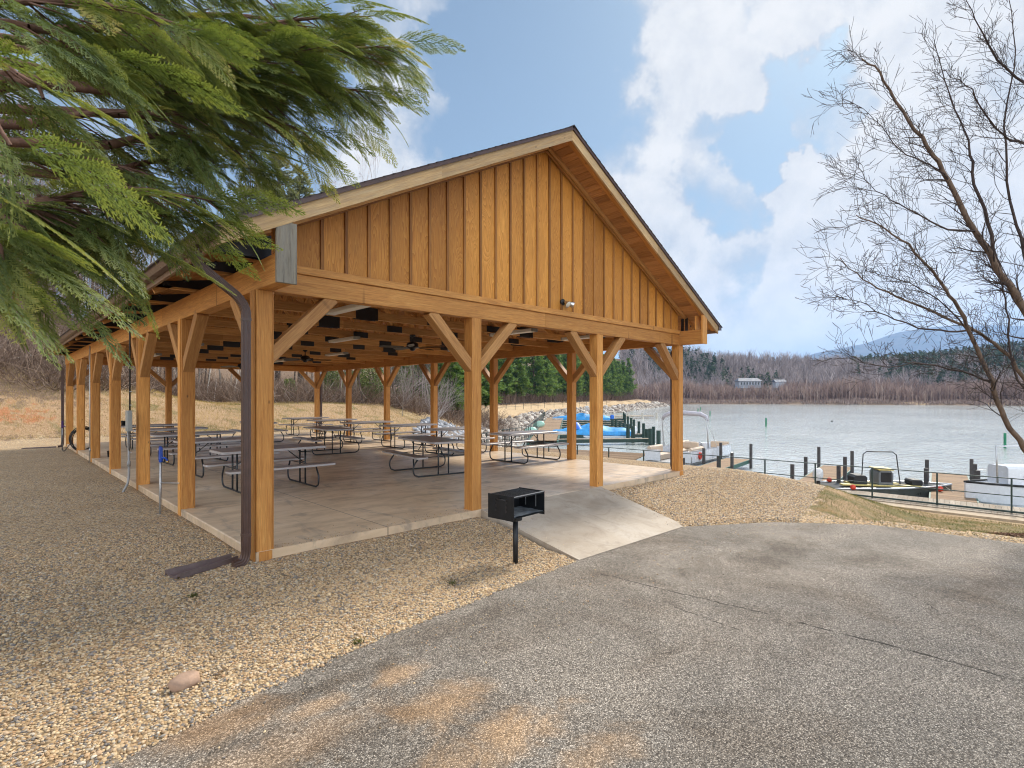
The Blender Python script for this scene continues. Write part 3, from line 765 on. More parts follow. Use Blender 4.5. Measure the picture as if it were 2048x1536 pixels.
def left_spout(y, outy):
    xg = XC-(XC+EX)-.06; zg = zf(-EX)+.08; xp = -.105
    pts = [Vector((xg, y, zg)), Vector((xg, y, zg-.05))]+arc((xg, y, zg-.07), (xg, y, zg-.14), (xg+.06, y, zg-.19), 4)+arc((xp-.10, y, zg-.43), (xp, y, zg-.53), (xp, y, zg-.62), 6)
    pts += [Vector((xp, y, .2))]+arc((xp, y, .06), (xp, y, -.055), (xp-.05, y+outy*.4, -.075), 6)+[Vector((xp-.13, y+outy, -.085))]
    return downspout(pts, seams=[((xp, y, .19), (xp, y, .22)), ((xp, y, zg-.66), (xp, y, zg-.69))])
left_spout(-.02+.02, -.02); left_spout(YB-.1, 0)
xg = XR+EX+.06; zg = zf(-EX)+.08; xp = XR+.05
for y in (.3, YB-.2):
    downspout([Vector((xg, y, zg)), Vector((xg, y, zg-.12)), Vector((xg-.06, y, zg-.19)), Vector((xp+.08, y, zg-.42)), Vector((xp, y, zg-.5)), Vector((xp, y, .1)), Vector((xp+.03, y, .0)), Vector((xp+.14, y, -.06))])
# trusses
TYk = [.32-.0+1.37*k for k in range(14)]
TYk = [-.06]+[1.03+1.425*k for k in range(12)]+[YB+.3]
for k, y in enumerate(TYk):
    t = empty('truss', (0, y, 0)); t.parent = pav; inner = 0 < k < len(TYk)-1
    zc = BT+SB+.012 if False else 2.99
    zc0 = 3.0 if inner else 3.16; hc = .14; zc0 = BT+SB+.012-.02 if False else zc0
    if inner:
        mb = MB()
        for sgy in (-.021, .021):
            xs = [W+.01, R.uniform(2, 3), R.uniform(5, 7), XR-W-.01]
            for a, b in zip(xs[:-1], xs[1:]): mb.box((a, sgy, zc0+hc/2), (b-.001, sgy, zc0+hc/2), .038, hc, (0, 0, 1), .002)
        mb.build('bottom_chord', M['truss'], t)
    nrmz = .075
    for sg in (-1, 1):
        mb = MB(); xe = XC+sg*(XC+EX-.05)
        mb.box((xe, 0, zf(xe)+DZ-.085), (XC+sg*.02, 0, zf(XC)+DZ-.085), .042, .135, (0, 0, 1), .002) if inner else mb.box((xe, 0, zf(xe)+DZ-.035), (XC+sg*.02, 0, zf(XC)+DZ-.035), .042, .06, (0, 0, 1), .002); mb.build('top_chord', M['truss'], t)
    if inner:
        web = [((1.9, 1), (2.66, 0)), ((2.66, 0), (3.3, 1)), ((3.3, 1), (4.1, 0)), ((4.1, 0), (XC, 1)), ((XC, 1), (5.6, 0)), ((5.6, 0), (5.9, 1)), ((5.9, 1), (6.6, 0)), ((6.6, 0), (7.3, 1)), ((.95, 1), (1.6, 0)), ((1.6, 0), (1.9, 1)), ((7.3, 1), (7.7, 0))]
        for (a, sa), (b, sb_) in web:
            za = zc0+hc/2 if sa == 0 else zf(a)+DZ-.13; zb_ = zc0+hc/2 if sb_ == 0 else zf(b)+DZ-.13
            mb = MB(); mb.box((a, 0, za), (b, 0, zb_), .038, .088, (0, 1, 0) if False else (1, 0, 0), .002); mb.build('web_member', M['truss'], t)
        plates = [(2.66, .42, .215, .02), (4.1, .36, .125, .0), (5.6, .36, .125, 0), (6.6, .42, .215, .02)]
        if k % 2: plates = plates[:3]+[(7.6, .36, .12, 0)]
        for (x, w_, h_, dz) in plates:
            mb = MB(); z = zc0+hc/2+dz
            mb.aabb(x-w_/2, x+w_/2, -.047, -.0405, z-h_/2, z+h_/2); mb.aabb(x-w_/2, x+w_/2, .0405, .047, z-h_/2, z+h_/2)
            pl = mb.build('gusset_plate', M['black_plate'], t)
    # heel plates over the side beams and eaves
    for sg in (-1, 1):
        xi = XC+sg*(XC-.0); xo = XC+sg*(XC+EX-.10)
        zl = BT+SB+.012; xin = XC+sg*(XC-.62)
        if k == 0: xo = XC+sg*(XC+(EX-.10 if sg < 0 else 0)); xin = XC+sg*(XC-.12)
        poly = [(xo, zl), (xin, zl), (xin, min(zl+.26, zf(xin)+DZ-.01)), (xo+(-sg)*.0, zf(xo)+DZ-.012)]
        if k > 0:
            xa_, xb_ = XC+sg*(XC+EX-.16), XC+sg*(XC-.30); poly = [(xa_, zl+.030), (xb_, zl+.030), (xb_, zl+.20), (xa_, min(zl+.20, zf(xa_)+DZ-.03))]
            mb = MB(); mb.box((XC+sg*(XC+EX-.06), 0, zl+.045), (XC+sg*(XC-.66), 0, zl+.045), .042, .085, (0, 0, 1), .002); mb.build('rafter_tail', M['truss'], t)
        vs = [(x, -.052, z) for x, z in poly]+[(x, -.046, z) for x, z in poly]+[(x, .046, z) for x, z in poly]+[(x, .052, z) for x, z in poly]
        fs = []
        for o in (0, 8): fs += [(o, o+1, o+2, o+3), (o+7, o+6, o+5, o+4)]+[(o+i, o+(i+1) % 4, o+4+(i+1) % 4, o+4+i) for i in range(4)]
        mb = MB(); mb.add(vs, fs, [tuple(q) for q in vs], .5); hp = mb.build('heel_plate', M['black_plate'], t)
        if k < 6:
            for bx, bz in ((xi+sg*.12, .12), (xi+sg*.30, .06)): mb = MB(); mb.lathe([(0, .012), (.012, .012), (.012, .004), (.022, .003), (.022, 0)], (bx, -.052, zl+bz), 8, M4=Matrix.Rotation(PI/2, 4, 'X')); mb.build('bolt', M['bolt'], hp)
    if inner:
        for sg in (-1, 1):      # blocking board on top of the side beam between trusses
            pass
# light strips under the trusses (diffusers, unlit)
for k, (x, y) in enumerate([(1.8, 1.4), (3.85, 5.6), (5.7, 9.7), (5.67, 1.9), (1.8, 9.7), (7.4, 5.6), (1.8, 14.2), (5.7, 14.2), (7.4, 1.4)]):
    fx = empty('ceiling_light', (x, y, 0))
    tag(fx, 'white strip light fixture under the roof trusses', 'ceiling light', 'strip lights under the pavilion roof')
    mb = MB(); mb.aabb(-.075, .075, -.6, .6, 2.935, 2.998, .01); mb.build('diffuser', M['white_panel'], fx)
    for q in (-.625, .602): mb = MB(); mb.aabb(-.08, .08, q, q+.023, 2.93, 2.998, .004); mb.build('end_cap', M['grey_box'], fx)
LIGHTLAB0 = 'white strip light seen above the second front post'
LIGHTLAB = ['white strip light nearest the front left corner post', 'white strip light above the middle of the tables, second truss bay', 'white strip light over the middle rows, behind the nearest ceiling fan', 'white strip light seen above the second front post', 'white strip light in the left half behind the middle ceiling fan', 'white strip light over the second lake side table', 'white strip light at the far left corner of the ceiling', 'white strip light at the far end over the middle', 'white strip light nearest the lake side front corner post']
for o, lb in zip([o for o in bpy.data.objects if o.name.startswith('ceiling_light')], LIGHTLAB): o['label'] = lb
# ceiling fans
def make_fan():
    f = empty('ceiling_fan')
    mb = MB(); mb.lathe([(0, 3.0), (.06, 3.0), (.065, 2.97), (.02, 2.95), (.0125, 2.94), (.0125, 2.84), (.03, 2.83)], n=14); mb.build('downrod', M['fan_black'], f, smooth=True)
    mb = MB(); mb.lathe([(0, 2.85), (.05, 2.845), (.11, 2.82), (.13, 2.785), (.125, 2.75), (.15, 2.735), (.14, 2.72), (.07, 2.70), (.055, 2.665), (.03, 2.65), (0, 2.648)], n=20); mb.build('motor', M['fan_black'], f, smooth=True)
    for k in range(5):
        a = 2*PI*k/5+.3; c, s = math.cos(a), math.sin(a)
        b = empty('blade'); b.parent = f; b.name = 'blade'
        bpy.data.objects.remove(b)
        mb = MB(); 
        def q(x, y, z): return Vector((x*c-y*s, x*s+y*c, z))
        rows = []
        for x, w in ((.20, .045), (.27, .055), (.5, .065), (.66, .068), (.715, .045)):
            rows.append([q(x, -w, 2.728-w*.25), q(x, w, 2.728+w*.25)])
        mb.grid(rows); rows2 = [[p_-Vector((0, 0, .006)) for p_ in r] for r in rows]; mb.grid(rows2)
        mb.box(q(.10, 0, 2.722), q(.26, 0, 2.724), .03, .008)
        mb.build('blade', M['fan_black'], f, fixn=False)
    return f
fan = make_fan(); fan.location = (XC, 3.9, 0)
tag(fan, 'black five blade ceiling fan nearest the front gable', 'ceiling fan', 'ceiling fans along the ridge line')
km = kidmap(fan)
for y, lb, rz in ((9.38, 'black ceiling fan in the middle of the pavilion', .5), (14.8, 'black ceiling fan farthest back, beside the front corner post', .9)):
    f2 = copy_tree(fan, km); f2.location = (XC, y, 0); f2.rotation_euler.z = rz; f2['label'] = lb
# twin flood light on the gable
fl = empty('flood_light', (5.02, .01, 0))
tag(fl, 'twin head security flood light mounted low on the gable siding', 'flood light')
zt = BT+BH+.17
mb = MB(); mb.lathe([(0, 0), (.055, 0), (.055, .03), (.03, .04), (0, .042)], (0, .012, zt+.07), 14, M4=Matrix.Rotation(PI/2, 4, 'X')); mb.tube([(0, -.03, zt+.07), (-.01, -.08, zt+.05)], .018, 8); mb.tube([(0, -.03, zt+.07), (.06, -.07, zt+.055)], .016, 8); mb.build('mount', M['fan_black'], fl, smooth=True)
for (px, py, pz, dx, dy, dz) in ((-.015, -.07, zt+.06, .05, -.8, -.6), (.07, -.075, zt+.055, .8, -.45, -.35)):
    dv = Vector((dx, dy, dz)).normalized(); rot = dv.to_track_quat('Z', 'Y').to_matrix().to_4x4()
    mb = MB(); mb.lathe([(0, -.03), (.022, -.02), (.028, .01), (.055, .07), (.06, .085)], (px, py, pz), 16, M4=rot); h = mb.build('lamp_head', M['chrome'], fl, smooth=True)
    mb = MB(); mb.lathe([(.0, .098), (.03, .095), (.052, .086), (.058, .08)], (px, py, pz), 16, M4=rot); mb.build('lamp_glass', M['lamp_glass'], h, smooth=True)

# ------------------------------------------------------------------ ramp
mb = MB()
xa, xb = 3.16, 6.08; ya = -1.84; yb_ = -1.70
n = 14
rows = []
for i in range(n+1):
    t = i/n; y_l = lerp(.0, ya, t); y_r = lerp(.0, yb_, t)
    zl = lerp(-.004, float(zpave(xa))+.006, t); zr = lerp(-.004, float(zpave(xb))+.006, t)
    rows.append([Vector((xa+(xb-xa)*k/8, lerp(y_l, y_r, k/8)-.002, lerp(zl, zr, k/8))) for k in range(9)])
mb.grid(rows)
sk = [[r[0] for r in rows], [r[0]-Vector((0, 0, .15)) for r in rows]]; mb.grid(sk); sk = [[r[-1] for r in rows], [r[-1]-Vector((0, 0, .15)) for r in rows]]; mb.grid(sk)
tag(mb.build('path', M['ramp'], fixn=False), kind='structure', label='pale concrete ramp from the slab down to the asphalt')

# ------------------------------------------------------------------ picnic tables
def rrect(hx, hy, r, n=4):
    o = []
    for cx, cy, a0 in ((hx-r, hy-r, 0), (-hx+r, hy-r, PI/2), (-hx+r, -hy+r, PI), (hx-r, -hy+r, 1.5*PI)):
        for i in range(n+1): a = a0+PI/2*i/n; o.append((cx+r*math.cos(a), cy+r*math.sin(a)))
    return o
def make_table():
    t = empty('picnic_table')
    def top(hx, hy, z0, z1, cy, r, name):
        mb = MB(); pr = [(x, y+cy) for x, y in rrect(hx, hy, r)]; pi_ = [(x, y+cy) for x, y in rrect(hx-.012, hy-.012, r-.01)]
        n = len(pr); V = [(*p_, z0) for p_ in pr]+[(*p_, z1-.008) for p_ in pr]+[(*p_, z1) for p_ in pi_]
        F = [tuple(range(n-1, -1, -1)), tuple(range(2*n, 3*n))]; MI = [0, 0]
        for i in range(n): j = (i+1) % n; F += [(i, j, n+j, n+i), (n+i, n+j, 2*n+j, 2*n+i)]; MI += [1, 0]
        mb.add(V, F, V, .5); mb.mi = MI
        return mb.build(name, [M['tabletop'], M['tableedge']], t, fixn=False)
    top(.915, .375, .690, .738, 0, .06, 'tabletop')
    top(.915, .125, .405, .445, .63, .05, 'bench_seat'); top(.915, .125, .405, .445, -.63, .05, 'bench_seat')
    for sx in (-1, 1):
        x = sx*.60
        mb = MB(); pts = []
        # bottom runner that curves up to carry each bench
        L = [(-.60, .405), (-.60, .36), (-.68, .24), (-.69, .13), (-.655, .05), (-.58, .018)]
        pts = [Vector((x, a, b)) for a, b in L]+[Vector((x, -a, b)) for a, b in L[::-1]]
        sm = []
        for i in range(len(pts)-1):
            p0, p1, p2, p3 = pts[max(i-1, 0)], pts[i], pts[i+1], pts[min(i+2, len(pts)-1)]
            if (p2-p1).length > .5: sm.append(p1); continue
            for k in range(4):
                q = k/4; sm.append(.5*((2*p1)+(-p0+p2)*q+(2*p0-5*p1+4*p2-p3)*q*q+(-p0+3*p1-3*p2+p3)*q**3) if (p1-p0).length < .5 and (p3-p2).length < .5 else p1.lerp(p2, q))
        sm.append(pts[-1])
        mb.tube(sm, .016, 8)
        mb.build('bench_frame', M['frame_black'], t, smooth=True)
        mb = MB()
        for a in (-.12, .12): mb.tube([(x, a, .02), (x, a, .69)], .0165, 8)
        mb.tube([(x, -.12, .43), (x, .12, .43)], .012, 6); mb.tube([(x, -.66, .40), (x, .66, .40)], .011, 6)
        mb.tube([(x, -.12, .675), (x, .12, .675)], .016, 6)
        mb.build('leg_frame', M['frame_black'], t, smooth=True)
        mb = MB()
        mb.tube([(x, 0, .43), (x-sx*.28, 0, .66), (x-sx*.30, 0, .688)], .009, 6); mb.tube([(x-sx*.28, -.14, .672), (x-sx*.28, .14, .672)], .009, 6)
        mb.build('strut', M['frame_black'], t, smooth=True)
    mb = MB(); mb.aabb(-.62, .62, -.012, .012, .655, .680)
    mb.build('rail', M['frame_black'], t)
    return t
TABLES = [
    (1.66, 4.12, 0, 'brown topped picnic table nearest the corner post and downspout'),
    (1.70, 6.85, 0, 'picnic table second in the left row, seen behind the second left post'),
    (1.75, 9.55, .03, 'picnic table third in the left row'),
    (1.80, 12.2, 0, 'picnic table fourth in the left row'),
    (1.85, 14.9, -.03, 'picnic table at the far end of the left row'),
    (4.95, 3.75, 1.42, 'picnic table standing crosswise behind the front gable, left of the second front post'),
    (5.25, 9.3, 1.50, 'crosswise picnic table in the middle of the pavilion'),
    (5.10, 14.6, 1.55, 'crosswise picnic table far back in the middle'),
    (8.02, 3.85, 0, 'pale lit picnic table nearest the lake beside the right hand posts'),
    (7.90, 6.60, 0, 'picnic table second in the lake side row, hidden partly by the second front post'),
    (8.02, 9.25, 0, 'picnic table third in the lake side row'),
    (8.05, 12.0, 0, 'picnic table fourth in the lake side row'),
    (8.00, 14.7, 0, 'picnic table fifth in the lake side row'),
    (8.05, 17.3, 0, 'picnic table at the far end of the lake side row')]
tb = make_table(); km = kidmap(tb)
for i, (x, y, a_, lb) in enumerate(TABLES):
    t = tb if i == 0 else copy_tree(tb, km)
    t.location = (x, y, .0); t.rotation_euler.z = a_; tag(t, lb, 'picnic table', 'folding picnic tables under the pavilion')

# ------------------------------------------------------------------ things round the pavilion
# splash guard
sg0 = gd(468, 1122, -.12); sg1 = gd(345, 1160, -.13)
def splash(a, b, lb):
    a, b = Vector(a), Vector(b); dr = (b-a).normalized(); sd = Vector((-dr.y, dr.x, 0)); L = (b-a).length; rows = []
    for i in range(10):
        t = i/9; c = a.lerp(b, t); w = lerp(.075, .125, t); row = []
        for k, hgt in ((-1, .05), (-.72, .048), (-.5, .016), (0, .010), (.5, .016), (.72, .048), (1, .05)):
            row.append(c+sd*(k*w)+Vector((0, 0, hgt*(1 if t > .02 else 1.1))))
        rows.append(row)
    mb = MB(); mb.grid(rows); back = [[q-Vector((0, 0, .06)) for q in rows[0]], rows[0]]; mb.grid(back)
    mb.grid([[r[0] for r in rows], [r[0]-Vector((0, 0, .05)) for r in rows]]); mb.grid([[r[-1] for r in rows], [r[-1]-Vector((0, 0, .05)) for r in rows]]); mb.grid([rows[-1], [q-Vector((0, 0, .03)) for q in rows[-1]]])
    o = mb.build('splash_block', plainc, fixn=False); tag(o, lb, 'splash block', 'splash blocks under the downspouts')
plainc = plain('splash_block_plastic', (.12, .085, .082), .55, 0, .25, 9, .2)
splash((sg0.x, sg0.y, hz1(sg0.x, sg0.y)), (sg1.x, sg1.y, hz1(sg1.x, sg1.y)+.01), 'brown splash block on the gravel under the nearest downspout')
splash((-.28, YB-.1, -.12), (-1.15, YB+.05, -.13), 'brown splash block at the far left corner of the pavilion')
# electrical box with conduits on the third left post
eb = empty('electrical_box', (-.115, 2*SY+.02, 0)); tag(eb, 'grey electrical box with conduits down the third left post', 'electrical box')
mb = MB(); mb.aabb(-.085, -.005, -.16, .02, 1.02, 1.40, .006); mb.build('enclosure', M['grey_box'], eb)
mb = MB(); mb.tube([(-.03, .045, 3.05), (-.01, .05, 2.95), (-.01, .05, 1.1)], .014, 8); mb.tube([(-.01, .05, 1.1), (-.01, .05, .70)], .014, 8); mb.build('black_conduit', M['rubber'], eb, smooth=True)
mb = MB(); mb.tube([(-.03, .02, 1.02), (-.03, .02, .18), (-.05, .0, .05), (-.12, -.04, -.08), (-.14, -.05, -.13)], .021, 10); mb.tube([(-.03, .02, .36), (-.03, .02, .46)], .03, 10); mb.tube([(-.06, -.06, 1.02), (-.055, -.06, .8), (-.03, 0, .66), (-.02, .03, .8)], .012, 8); mb.build('grey_conduit', M['conduit'], eb, smooth=True)
mb = MB()
for z in (2.3, 1.75, 1.5, .95, .62): mb.box((.0, .028, z), (.0, .072, z), .034, .012)
mb.build('clamp', M['galv'], eb)
cd = empty('conduit_pipe', (-.06, 4*SY-.16, 0)); tag(cd, 'thin galvanised conduit pipe running down the fifth left post', 'conduit')
mb = MB(); mb.tube([(0, 0, 3.0), (0, 0, -.1)], .013, 8); mb.build('pipe', M['galv'], cd, smooth=True); mb = MB(); mb.tube([(0, 0, .2), (0, 0, .28)], .022, 8); mb.tube([(0, 0, 2.2), (0, 0, 2.24)], .019, 8); mb.build('coupling', M['galv'], cd, smooth=True)
def hydrant(x, y, hgt, mat, lb, lean=0):
    z0 = hz1(x, y); h = empty('yard_hydrant', (x, y, z0)); tag(h, lb, 'hydrant', 'water hydrants beside the left posts')
    mb = MB(); mb.tube([(0, 0, -.05), (lean, 0, hgt)], .017, 10); mb.build('pipe', M['galv'], h, smooth=True)
    mb = MB(); mb.tube([(lean, 0, hgt-.02), (lean, 0, hgt+.03), (lean, 0, hgt+.06)], [.026, .03, .022], 10); mb.aabb(lean-.024, lean+.024, -.026, .026, hgt+.04, hgt+.20, .006); mb.tube([(lean, -.01, hgt+.05), (lean+.05, -.05, hgt+.04), (lean+.075, -.07, hgt+.0)], .015, 8); mb.aabb(lean-.012, lean+.012, -.02, .05, hgt+.18, hgt+.215, .004); mb.build('valve_head', M[mat], h, smooth=False)
    mb = MB(); mb.tube([(lean+.075, -.07, hgt+.0), (lean+.075, -.07, hgt-.03)], .018, 8); mb.build('spout', plain('brass', (.45, .3, .12), .35, .8), h, smooth=True)
    return h
hq = gd(320, 1032, -.13)
hy = hydrant(hq.x, hq.y, .80, 'blue', 'galvanised water hydrant with a blue head braced to the second left post', .01)
mb = MB(); mb.tube([(.0, 0, .47), (-hq.x-.02, SY+.03-hq.y, .49)], .007, 6); mb.build('stay_rod', M['galv'], hy, smooth=True)
hq2 = gd(139, 893, -.11); hydrant(-.22, 5*SY+1.8, .75, 'purple', 'water hydrant with a purple head by the hanging hose near the far left corner', 0)
# coiled hose
hs = empty('garden_hose', (.16, 5*SY+.34, .40), PI/2); tag(hs, 'black garden hose coiled on the sixth left post', 'hose')
mb = MB()
for k in range(7):
    rx = .30+.02*R.uniform(-1, 1); rz_ = .37+.03*R.uniform(-1, 1); a0 = R.uniform(0, 6)
    mb.tube([(-.01-.014*(k % 4)+.01*math.sin(a*2+a0), rx*math.cos(a)+.03*math.sin(k*2.1), -.05+rz_*math.sin(a)-.012*k) for a in [2*PI*i/28 for i in range(29)]], .011, 6, cap=False)
mb.tube([(0, .30, -.2), (.3, .42, -.45), (.8, .42, -.48), (1.3, .40, -.47), (1.45, .38, -.1), (1.46, .38, .32)], .011, 6)
mb.build('hose_coil', M['rubber'], hs, smooth=True)
mb = MB(); mb.box((.05, 0, .12), (-.08, 0, .12), .05, .02); mb.tube([(.02, 0, .14), (-.09, 0, .14), (-.10, 0, .19)], .008, 6); mb.build('hanger', M['bolt'], hs)
# small dark bins at the posts
def bucket(x, y, z, lb, r=.07, h=.16):
    mb = MB(); mb.lathe([(0, 0), (r*.9, 0), (r, h*.9), (r*1.1, h*.92), (r*1.1, h), (r*.92, h), (r*.85, .02), (0, .018)], (0, 0, 0), 16)
    o = mb.build('ash_bucket', M['rubber'], None, (x, y, z), smooth=True); tag(o, lb, 'bucket', 'small black buckets')
bucket(.42, 4*SY+.15, 0, 'small black bucket on the slab behind the fifth left post')
bucket(1.1, 14.85, .738, 'small black bucket standing on the farthest table of the left row', .07, .15)
bucket(.5, 3*SY-.3, 0, 'small black bucket on the slab near the fourth left post', .07, .14)

# barbecue
bq = gd(1031, 1126, -.30); bz = hz1(bq.x, bq.y); bq = gd(1031, 1126, bz); BQH = CH-(965-HZ)*( (bq-Vector((TX, TY, bz))).dot(Vector((CS, SN, 0))) )/FPX
bb = empty('barbecue_grill', (bq.x, bq.y, bz), 0)
tag(bb, 'black steel park barbecue grill on a post between gravel and ramp', 'barbecue')
def barbecue():
    mb = MB(); mb.tube([(0, 0, -.1), (0, 0, .55)], .031, 20); mb.build('post', M['grill'], bb, smooth=True)
    mb = MB(); mb.aabb(-.055, .055, -.055, .055, .50, .585, .004); mb.build('collar', M['grill'], bb)
    w, dp, z0, h, t = .275, .20, .585, .25, .005
    # open front faces +x/-y side; side walls carry the slotted grate brackets
    body = empty('firebox', (0.02, 0, 0)); body.parent = bb
    mb = MB(); mb.aabb(-w, w, -dp, dp, z0, z0+t); mb.aabb(-w-.003, -w+t, -dp, dp, z0-.03, z0+h); mb.aabb(w-t, w+.003, -dp, dp, z0-.03, z0+h); mb.aabb(-w+t+.001, w-t-.001, dp-t, dp, z0+t, z0+h-.01)
    mb.build('shell', M['grill'], body)
    mb = MB(); mb.grid([[Vector((x, y, z0+t+.012+.008*noise.noise(Vector((x*20, y*20, 1))))) for x in np.linspace(-w+.01, w-.01, 20)] for y in np.linspace(-dp+.01, dp-.01, 16)]); mb.build('ash', M['ash'], body, smooth=True, fixn=False)
    mb = MB()
    for k in range(37): 
        x = -w+.02+k*(2*w-.04)/36; mb.box((x, -dp+.01, z0+h-.012), (x, dp-.015, z0+h-.012), .0055, .006)
    mb.box((-w+.006, -dp+.012, z0+h-.02), (w-.006, -dp+.012, z0+h-.02), .012, .012); mb.box((-w+.006, dp-.018, z0+h-.02), (w-.006, dp-.018, z0+h-.02), .012, .012)
    mb.build('cooking_grate', M['grill'], body)
    mb = MB(); mb.box((-w+.004, -dp+.004, z0+h-.004), (w-.004, -dp+.004, z0+h-.004), .008, .008); mb.build('front_bar', M['galv'], body)
    for s_ in (-1, 1):
        for y in (-.09, .07):
            mb = MB()
            for k in range(3):
                z = z0+.07+k*.05
                mb.aabb(s_*(w+.001)-.004, s_*(w+.001)+.004, y-.006, y+.012, z-.012, z+.012)
            if s_ > 0: mb.aabb(w-.009, w-.006, y+.012, y+.024, z0+.05, z0+.2)
            mb.box((s_*(w+.001), y+.016, z0+.05), (s_*(w+.001), y+.016, z0+.19), .006, .010)
            mb.build('slot_bracket', M['galv'] if s_ > 0 else M['bolt'], body)
        mb = MB(); mb.tube([(s_*(w+.004), -.10, z0+h-.045), (s_*(w+.05), -.10, z0+h-.04), (s_*(w+.05), .02, z0+h-.04), (s_*(w+.004), .02, z0+h-.045)], .006, 8); mb.build('handle', M['bolt'], body, smooth=True)
barbecue()
bb.rotation_euler.z = math.radians(4)

# loose sandstone rock on the gravel
rk = gd(370, 1390, -.24)
def rock(name, loc, sx, sy, sz, mat, seed, rot=0, lab=None, cat='rock'):
    mb = MB(); n, m = 14, 9; rows = []
    for i in range(m+1):
        th = PI*i/m; row = []
        for j in range(n+1):
            ph = 2*PI*(j % n)/n; v = Vector((math.sin(th)*math.cos(ph), math.sin(th)*math.sin(ph), math.cos(th)))
            k = 1+.22*noise.noise(v*1.3+Vector((seed, 0, 0)))+.08*noise.noise(v*4+Vector((seed, 3, 0)))
            vv = v*k; vv = Vector((vv.x*sx, vv.y*sy, max(min(vv.z, .62), -.8)*sz)); row.append(vv)
        rows.append(row)
    mb.grid(rows); o = mb.build(name, mat, None, loc, smooth=True); o.rotation_euler.z = rot
    if lab: tag(o, lab, cat)
    return o
rock('loose_rock', (rk.x, rk.y, hz1(rk.x, rk.y)+.03), .095, .062, .06, M['rock_sand'], 3.3, .3, 'flat pinkish brown rock lying on the gravel near the viewer')

# ------------------------------------------------------------------ lakeside railing, boardwalk, piers
DK = -1.93
def ln(a, b, t): return (a[0]+(b[0]-a[0])*t, a[1]+(b[1]-a[1])*t)
FN = [(19.6, 12.45), (15.35, 16.67), (6.16, 25.4), (2.0, 29.5), (-2.6, 34.0)]      # fence line (r,d)
def fence(points, name, lb, hgt=1.07, sp=1.72, mat='green_rail', z=DK, mid=.5, base=True):
    f = empty(name); tag(f, lb, 'railing'); pts = [P(r, d, z) for r, d in points] if not hasattr(points[0], 'x') else points
    c = sum(pts, Vector())/len(pts); f.location = c; q = [p-c for p in pts]
    up = Vector((0, 0, 1))
    mb = MB(); mb.sweep([(-.022, -.014), (.022, -.014), (.022, .014), (-.022, .014)], [p+up*hgt for p in q]); mb.build('top_rail', M[mat], f)
    mb = MB(); mb.sweep([(-.014, -.014), (.014, -.014), (.014, .014), (-.014, .014)], [p+up*hgt*mid for p in q]); mb.build('middle_rail', M[mat], f)
    if base: mb = MB(); mb.sweep([(-.03, -.03), (.03, -.03), (.03, .03), (-.03, .03)], [p+up*.05 for p in q]); mb.build('bottom_rail', M[mat], f)
    for a, b in zip(q[:-1], q[1:]):
        n = max(1, round((b-a).length/sp))
        for k in range(n+(b is q[-1])):
            p = a.lerp(b, k/n); mb = MB(); mb.box(p, p+up*(hgt-.014), .045, .045, (0, 1, 0)); mb.build('post', M[mat], f)
    return f
fence(FN, 'lakeside_railing', 'long dark green steel railing along the boardwalk at the lake edge')
def planks(mb, A, B, C, D, w=.145, th=.04, gap=.007):
    """planks laid across from edge A-B to edge D-C"""
    A, B, C, D = [Vector(v) for v in (A, B, C, D)]; n = max(1, int(((B-A).length)/w))
    for k in range(n):
        t = (k+.5)/n; a = A.lerp(B, t); d = D.lerp(C, t)
        mb.box(a, d, (B-A).length/n-gap, th)
bw = empty('boardwalk', P(9, 21, DK)); tag(bw, 'long plank boardwalk on the lake side of the green railing', 'boardwalk')
o0 = P(9, 21, DK)
def off(p, dr, dd): return (p[0]+dr, p[1]+dd)
u38 = (math.sin(math.radians(38)), math.cos(math.radians(38)))
mb = MB()
for a, b, w0 in ((FN[0], FN[1], 1.5), (FN[1], FN[2], 1.5), (FN[2], FN[4], 1.5)):
    A = P(*off(a, -.25, -.25), DK-.03)-o0; B = P(*off(b, -.25, -.25), DK-.03)-o0; C = P(b[0]+u38[0]*w0, b[1]+u38[1]*w0, DK-.03)-o0; D = P(a[0]+u38[0]*w0, a[1]+u38[1]*w0, DK-.03)-o0
    planks(mb, A, B, C, D)
mb.build('planks', M['deckgrey'], bw)
mb = MB()
for a, b in ((FN[0], FN[4]),):
    A = P(a[0]+u38[0]*1.45, a[1]+u38[1]*1.45, DK-.17)-o0; B = P(b[0]+u38[0]*1.45, b[1]+u38[1]*1.45, DK-.17)-o0; mb.box(A, B, .08, .22)
mb.build('stringer', M['green_steel'], bw)
# curb at the lawn side
cu = [P(*off(p, -.55, -.55), DK-.05) for p in FN[:4]]
mb = MB(); mb.sweep([(-.28, -.2), (.28, -.2), (.28, .03), (-.28, .03)], cu); tag(mb.build('concrete_curb', M['paddle_tan']), 'pale concrete edging strip between lawn and railing', 'curb')
def pier(name, r, d, L, w, lb, posts, ang=38, z=DK-.03):
    o = P(r, d, z); f = empty(name, o); tag(f, lb, 'pier', 'wooden boat piers'); ca, sa = math.sin(math.radians(ang)), math.cos(math.radians(ang))
    def q(a, b, zz=0): return P(r+ca*a+sa*b, d+sa*a-ca*b, z+zz)-o       # a along, b to the right
    mb = MB(); planks(mb, q(0, -w/2, .002), q(L, -w/2, .002), q(L, w/2, .002), q(0, w/2, .002)); mb.build('planks', M['deckwood'], f)
    mb = MB()
    for b in (-w/2-.03, w/2+.03): mb.box(q(0, b, -.08), q(L, b, -.08), .05, .2)
    mb.box(q(L+.03, -w/2, -.08), q(L+.03, w/2, -.08), .05, .2); mb.build('side_beam', M['green_steel'], f)
    for (a, b, h) in posts:
        mb = MB(); p = q(a, b*(w/2+.16), 0); mb.box(p+Vector((0, 0, -1.3)), p+Vector((0, 0, h)), .13, .13, (0, 1, 0), .01); mb.build('piling', M['piling'], f)
    return f
